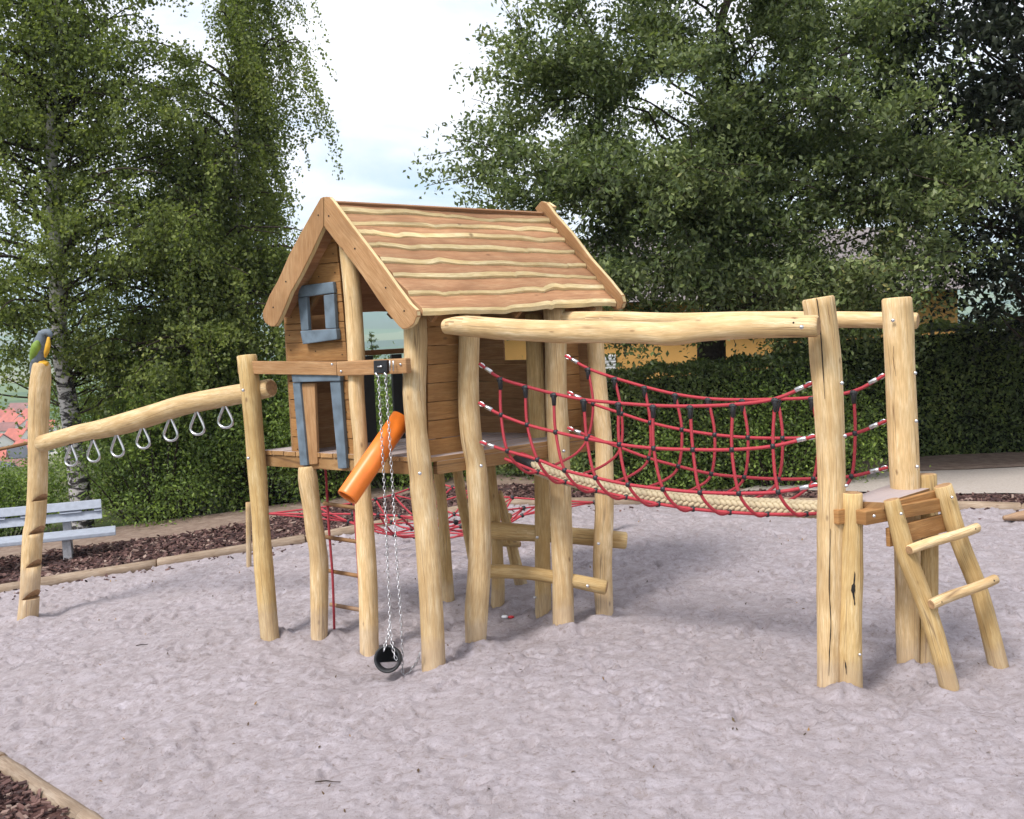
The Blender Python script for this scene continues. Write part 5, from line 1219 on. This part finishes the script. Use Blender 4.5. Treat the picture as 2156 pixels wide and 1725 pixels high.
hedge('clipped_hedge', 1.0, 5.1, 15.95, 16.9, 1.84, .045, 71, 'dark clipped hedge behind the rope bridge', 30000, M['leaf_hedge'], .07, -.05)
hedge('clipped_hedge', 5.0, 12.5, 18.2, 19.3, 2.3, .02, 73, 'tall dense clipped hedge at the right beyond the gravel path', 38000, M['leaf_hedge'], .075, -.02)

def conifer(x, y, h, seed, label):
    r = np.random.default_rng(seed); zb_ = float(terrain_z(np.array([x]), np.array([y]))[0]); t_ = thing('young_spruce', (x, y, zb_), label, 'spruce', 'young spruces beyond the playhouse'); mb = MB()
    mb.tube([(x, y, zb_ - .2), (x + .02, y, zb_ + h * .5), (x, y, zb_ + h)], [.05, .03, .004], 6); mb.build('trunk', M['bark'], t_); pts = []
    for k in range(70):
        z = r.uniform(.15, 1) ; L_ = (1.02 - z) * h * .26 + .05; az = r.uniform(0, 6.28); n_ = int(110 * L_ + 12); tt = r.uniform(0, 1, n_)
        pts.append(np.stack([x + np.cos(az) * L_ * tt, y + np.sin(az) * L_ * tt, zb_ + z * h + .12 * tt * L_], 1) + r.normal(0, .018, (n_, 3)))
    C = np.concatenate(pts); v, f, rn = leaf_mesh('l', C, .09, .16, None, seed, -.2, .3)
    link('crown', fastmesh('crown', v - np.array([x, y, zb_]), f, M['leaf_hedge'], rn), t_, (x, y, zb_))
conifer(-2.95, 22.0, 3.1, 5, 'young spruce top showing just right of the gable post')
conifer(-2.62, 22.6, 2.5, 6, 'small spruce tip in the gap under the roof')

# ================================================================== ORANGE HOUSE behind the hedge
M['render'] = flat('orange_render', (.62, .34, .10), .9, var=.08, scale=2); M['tile'] = flat('grey_roof_tile', (.19, .165, .165), .8, var=.25, scale=3); M['white'] = flat('white_paint', (.75, .76, .78), .5, var=.05); M['glass'] = flat('window_glass', (.05, .06, .07), .1, var=.2)
oh = thing('orange_house', (4.5, 26, 0), 'orange rendered house with grey tiled roof half hidden behind the big tree', 'house')
hx0, hx1, hy0, hy1, hz1 = -.8, 10.5, 24.0, 31.0, 3.1
mb = MB(); p = [(hx0, hy0, -.5), (hx1, hy0, -.5), (hx1, hy1, -.5), (hx0, hy1, -.5)]
mb.prism(p, (0, 0, hz1 + .5)); mb.build('wall', M['render'], oh)
rf = MB(); rz, ry = 4.9, 27.5
rf.prism([(hx0 - .4, hy0 - .5, hz1 + .012), (hx0 - .4, ry, rz), (hx0 - .4, hy1 + .5, hz1 + .012)], (hx1 - hx0 + .8, 0, 0)); ro = rf.build('roof', M['tile'], oh)
tl = MB(); tl.prism([(0, 0, 0), (.29, 0, 0), (.29, .30, .165), (0, .30, .165)], (0, -.012, .025)); t0 = tl.build('roof_tile', M['tile'], ro)
sl_ = (rz - hz1) / (ry - hy0 + .5); cnt = 0
for i in range(11):
    for j in range(26):
        x = 3.2 + .3 * j; y = hy0 - .5 + .3 * (i + .3); z = hz1 + .03 + sl_ * (y - hy0 + .5)
        o_ = t0 if cnt == 0 else t0.copy()
        if cnt: COL.objects.link(o_); o_.parent = ro
        o_.location = Vector((x, y, z)) - ORG[ro]; cnt += 1
wx0 = (1276 - CX) / F * 24.0; 
wc = at(1284, 770, 23.97)
wfm = MB(); wfm.prism([(wc.x - .12 - .06, 23.985, wc.z - .42), (wc.x + .14, 23.985, wc.z - .42), (wc.x + .14, 23.985, wc.z + .26), (wc.x - .18, 23.985, wc.z + .26)], (0, -.04, 0)); wo_ = wfm.build('window', M['white'], oh)
for k in range(9):
    z = wc.z - .38 + k * .07; MB().prism([(wc.x - .16, 23.94, z), (wc.x + .12, 23.94, z), (wc.x + .12, 23.925, z + .045), (wc.x - .16, 23.925, z + .045)], (0, .01, .008)).build('shutter_slat', M['white'], wo_)

# ================================================================== FAR TOWN in the valley
M['wallw'] = flat('white_wall', (.72, .70, .66), .9, var=.05, scale=.3); M['redroof'] = flat('red_roof', (.42, .11, .075), .8, var=.2, scale=.4); M['brownroof'] = flat('brown_roof', (.24, .10, .085), .8, var=.2, scale=.4); M['darkroof'] = flat('dark_roof', (.07, .07, .085), .8, var=.2, scale=.4)
def far_house(x, y, w, d_, h, rh, yaw, roofm, label, group, win=True):
    z = float(terrain_z(np.array([x]), np.array([y]))[0]) - .5; t_ = thing('town_house', (x, y, z), label, 'house', group)
    Rm = Matrix.Rotation(yaw, 3, 'Z'); T = lambda q: Vector((x, y, z)) + Rm @ Vector(q)
    mb = MB(); mb.prism([T((-w, -d_, 0)), T((w, -d_, 0)), T((w, d_, 0)), T((-w, d_, 0))], (0, 0, h)); mb.prism([T((-w, -d_, h + .02)), T((-w, d_, h + .02)), T((-w, 0, h + rh))], Rm @ Vector((2 * w, 0, 0))); wl_ = mb.build('wall', M['wallw'], t_)
    rm = MB(); e = .7
    for s_ in (-1, 1): rm.prism([T((-w - e, s_ * (d_ + e), h - rh * e / d_ + .25)), T((w + e, s_ * (d_ + e), h - rh * e / d_ + .25)), T((w + e, 0, h + rh + .25)), T((-w - e, 0, h + rh + .25))], (0, 0, .3))
    rm.build('roof', M[roofm], t_)
    if win:
        for s_ in (-1, 1):
            for q in (-.45, .45):
                MB().prism([T((q * w - .7, s_ * (d_ + .03), h * .35)), T((q * w + .7, s_ * (d_ + .03), h * .35)), T((q * w + .7, s_ * (d_ + .03), h * .75)), T((q * w - .7, s_ * (d_ + .03), h * .75))], Rm @ Vector((0, s_ * .05, 0))).build('window', M['glass'], t_)
R_ = random.Random(9)
spots = [(8, 985, 330, 'darkroof'), (44, 975, 340, 'brownroof'), (-20, 960, 360, 'redroof'), (22, 945, 385, 'darkroof'), (60, 935, 400, 'redroof'), (-8, 925, 430, 'redroof'), (38, 912, 455, 'redroof'), (72, 905, 470, 'brownroof'), (12, 898, 490, 'brownroof'), (50, 888, 520, 'redroof'), (-15, 885, 530, 'redroof'), (26, 878, 560, 'redroof'), (66, 872, 580, 'redroof'), (5, 866, 610, 'redroof'), (42, 860, 640, 'brownroof'), (86, 890, 500, 'redroof'), (98, 930, 420, 'darkroof')]
cols = {'redroof': 'red', 'brownroof': 'brown', 'darkroof': 'dark grey'}
nth = {}
for (x, y, D, rm) in spots:
    p = at(x, y, D); nth[rm] = nth.get(rm, 0) + 1
    far_house(p.x, p.y, R_.uniform(4.5, 7), R_.uniform(3.8, 5), R_.uniform(3.5, 5.5), R_.uniform(3, 4.2), R_.uniform(-.7, .7), rm, f'white house with {cols[rm]} roof in the valley town at the left edge', f'{cols[rm]} roofed houses in the valley town')
for k in range(12):
    x = 768 + k * 7.5 + R_.uniform(-2, 2); D = 3300 + R_.uniform(-60, 60); p = at(x, 676, D)
    far_house(p.x, p.y, R_.uniform(7, 11), 5, 7, 3, R_.uniform(-.4, .4), 'brownroof', 'tiny white house on the far hillside seen through the playhouse', 'white houses on the far hillside', False)

# ---- handrail fence at far left, driftwood log at far right, debris
fe = thing('rail_fence', at(20, 980, 17.2), 'thin grey rail on short posts behind the bench at the far left', 'fence')
MB().tube([at(-120, 962, 17.0), at(0, 946, 17.2), at(75, 930, 17.4)], .028, 8, .04).build('rail', M['inner'], fe)
for x in (-70, 66):
    p = at(x, 952 - x * .15, 17.2); MB().tube([(p.x, p.y, gb(p.x) - .3), (p.x, p.y, p.z)], .035, 8).build('fence_post', M['inner'], fe)
g0 = G(2112, 1096)
prop(MB().tube(catmull([Vector((g0.x, g0.y, .03)), Vector((g0.x + .35, g0.y - .05, .06)), Vector((g0.x + 1.0, g0.y - .2, .05))], 4), lerp_list([.03, .075, .085], 9), 12, .1, capmi=1).build('half_buried_log', [M['inner'], M['end']], None, top=True), 'brown log half buried in sand at the right edge', 'log')
M['dryleaf'] = leafmat('dry_leaf', [(0, (.05, .03, .015)), (.6, (.12, .07, .03)), (1, (.35, .2, .06))], .1)
r = np.random.default_rng(77); n = 260
xs = r.uniform(-5.5, 5.5, n); ys = r.uniform(5.5, 14, n); C = np.stack([xs, ys, np.array([sand_z(a, c) for a, c in zip(xs, ys)]) + .008], 1)
v, f, rn = leaf_mesh('l', C, .035, .4, None, 78, 0, 2.5); prop(link('leaf_litter', fastmesh('leaf_litter', v, f, M['dryleaf'], rn)), 'dry leaves and bark crumbs scattered over the sand', 'leaf litter', kind='stuff')
for (px_, L_, az, lab) in (((300, 1360), .12, .3, 'short dark twig on the sand below the slanting log'), ((660, 1222 + 520), .2, .1, None), ((690, 2030 / 1.2338), .16, -.1, 'pale twig in the sand near the front left edging')):
    if lab is None: continue
    g0 = G(*px_); d = Vector((math.cos(az), math.sin(az), 0)) * L_; z = sand_z(g0.x, g0.y) + .01
    prop(MB().tube(catmull([Vector((g0.x, g0.y, z)) - d * .5, Vector((g0.x - .01, g0.y + .012, z + .002)), Vector((g0.x, g0.y - .006, z + .004)) + d * .2, Vector((g0.x, g0.y, z)) + d * .5], 3), [.004] * 5 + [.003] * 5, 6).build('twig', M['bark'], None, top=True), lab, 'twig')
M['redp'] = flat('red_wrapper', (.55, .03, .04), .4)
g0 = G(*z7(715, 1340)); z = sand_z(g0.x, g0.y)
wr = thing('sweet_wrapper', (g0.x, g0.y, z), 'crumpled red and white wrapper on the sand under the playhouse', 'wrapper')
MB().sphere((g0.x - .02, g0.y, z + .02), .03, 7, 5, (1.2, .8, .6)).build('white_part', M['white'], wr); MB().sphere((g0.x + .04, g0.y, z + .015), .026, 7, 5, (1.3, .8, .6)).build('red_part', M['redp'], wr)

# ------------------------------------------------------------------ haze over the valley
hz_ = MB(); hz_.prism([(-9500, -9500, -60), (9500, -9500, -60), (9500, 9500, -60), (-9500, 9500, -60)], (0, 0, 400))
mh = bpy.data.materials.new('valley_haze'); mh.use_nodes = True; mh.node_tree.nodes.clear()
ho = mh.node_tree.nodes.new('ShaderNodeOutputMaterial'); pv = mh.node_tree.nodes.new('ShaderNodeVolumePrincipled')
pv.inputs['Color'].default_value = (.68, .85, 1.0, 1); pv.inputs['Density'].default_value = .00024; pv.inputs['Anisotropy'].default_value = 0.2
mh.node_tree.links.new(pv.outputs[0], ho.inputs['Volume'])
prop(hz_.build('haze', mh, None), 'pale blue haze lying over the valley', 'haze', kind='stuff')
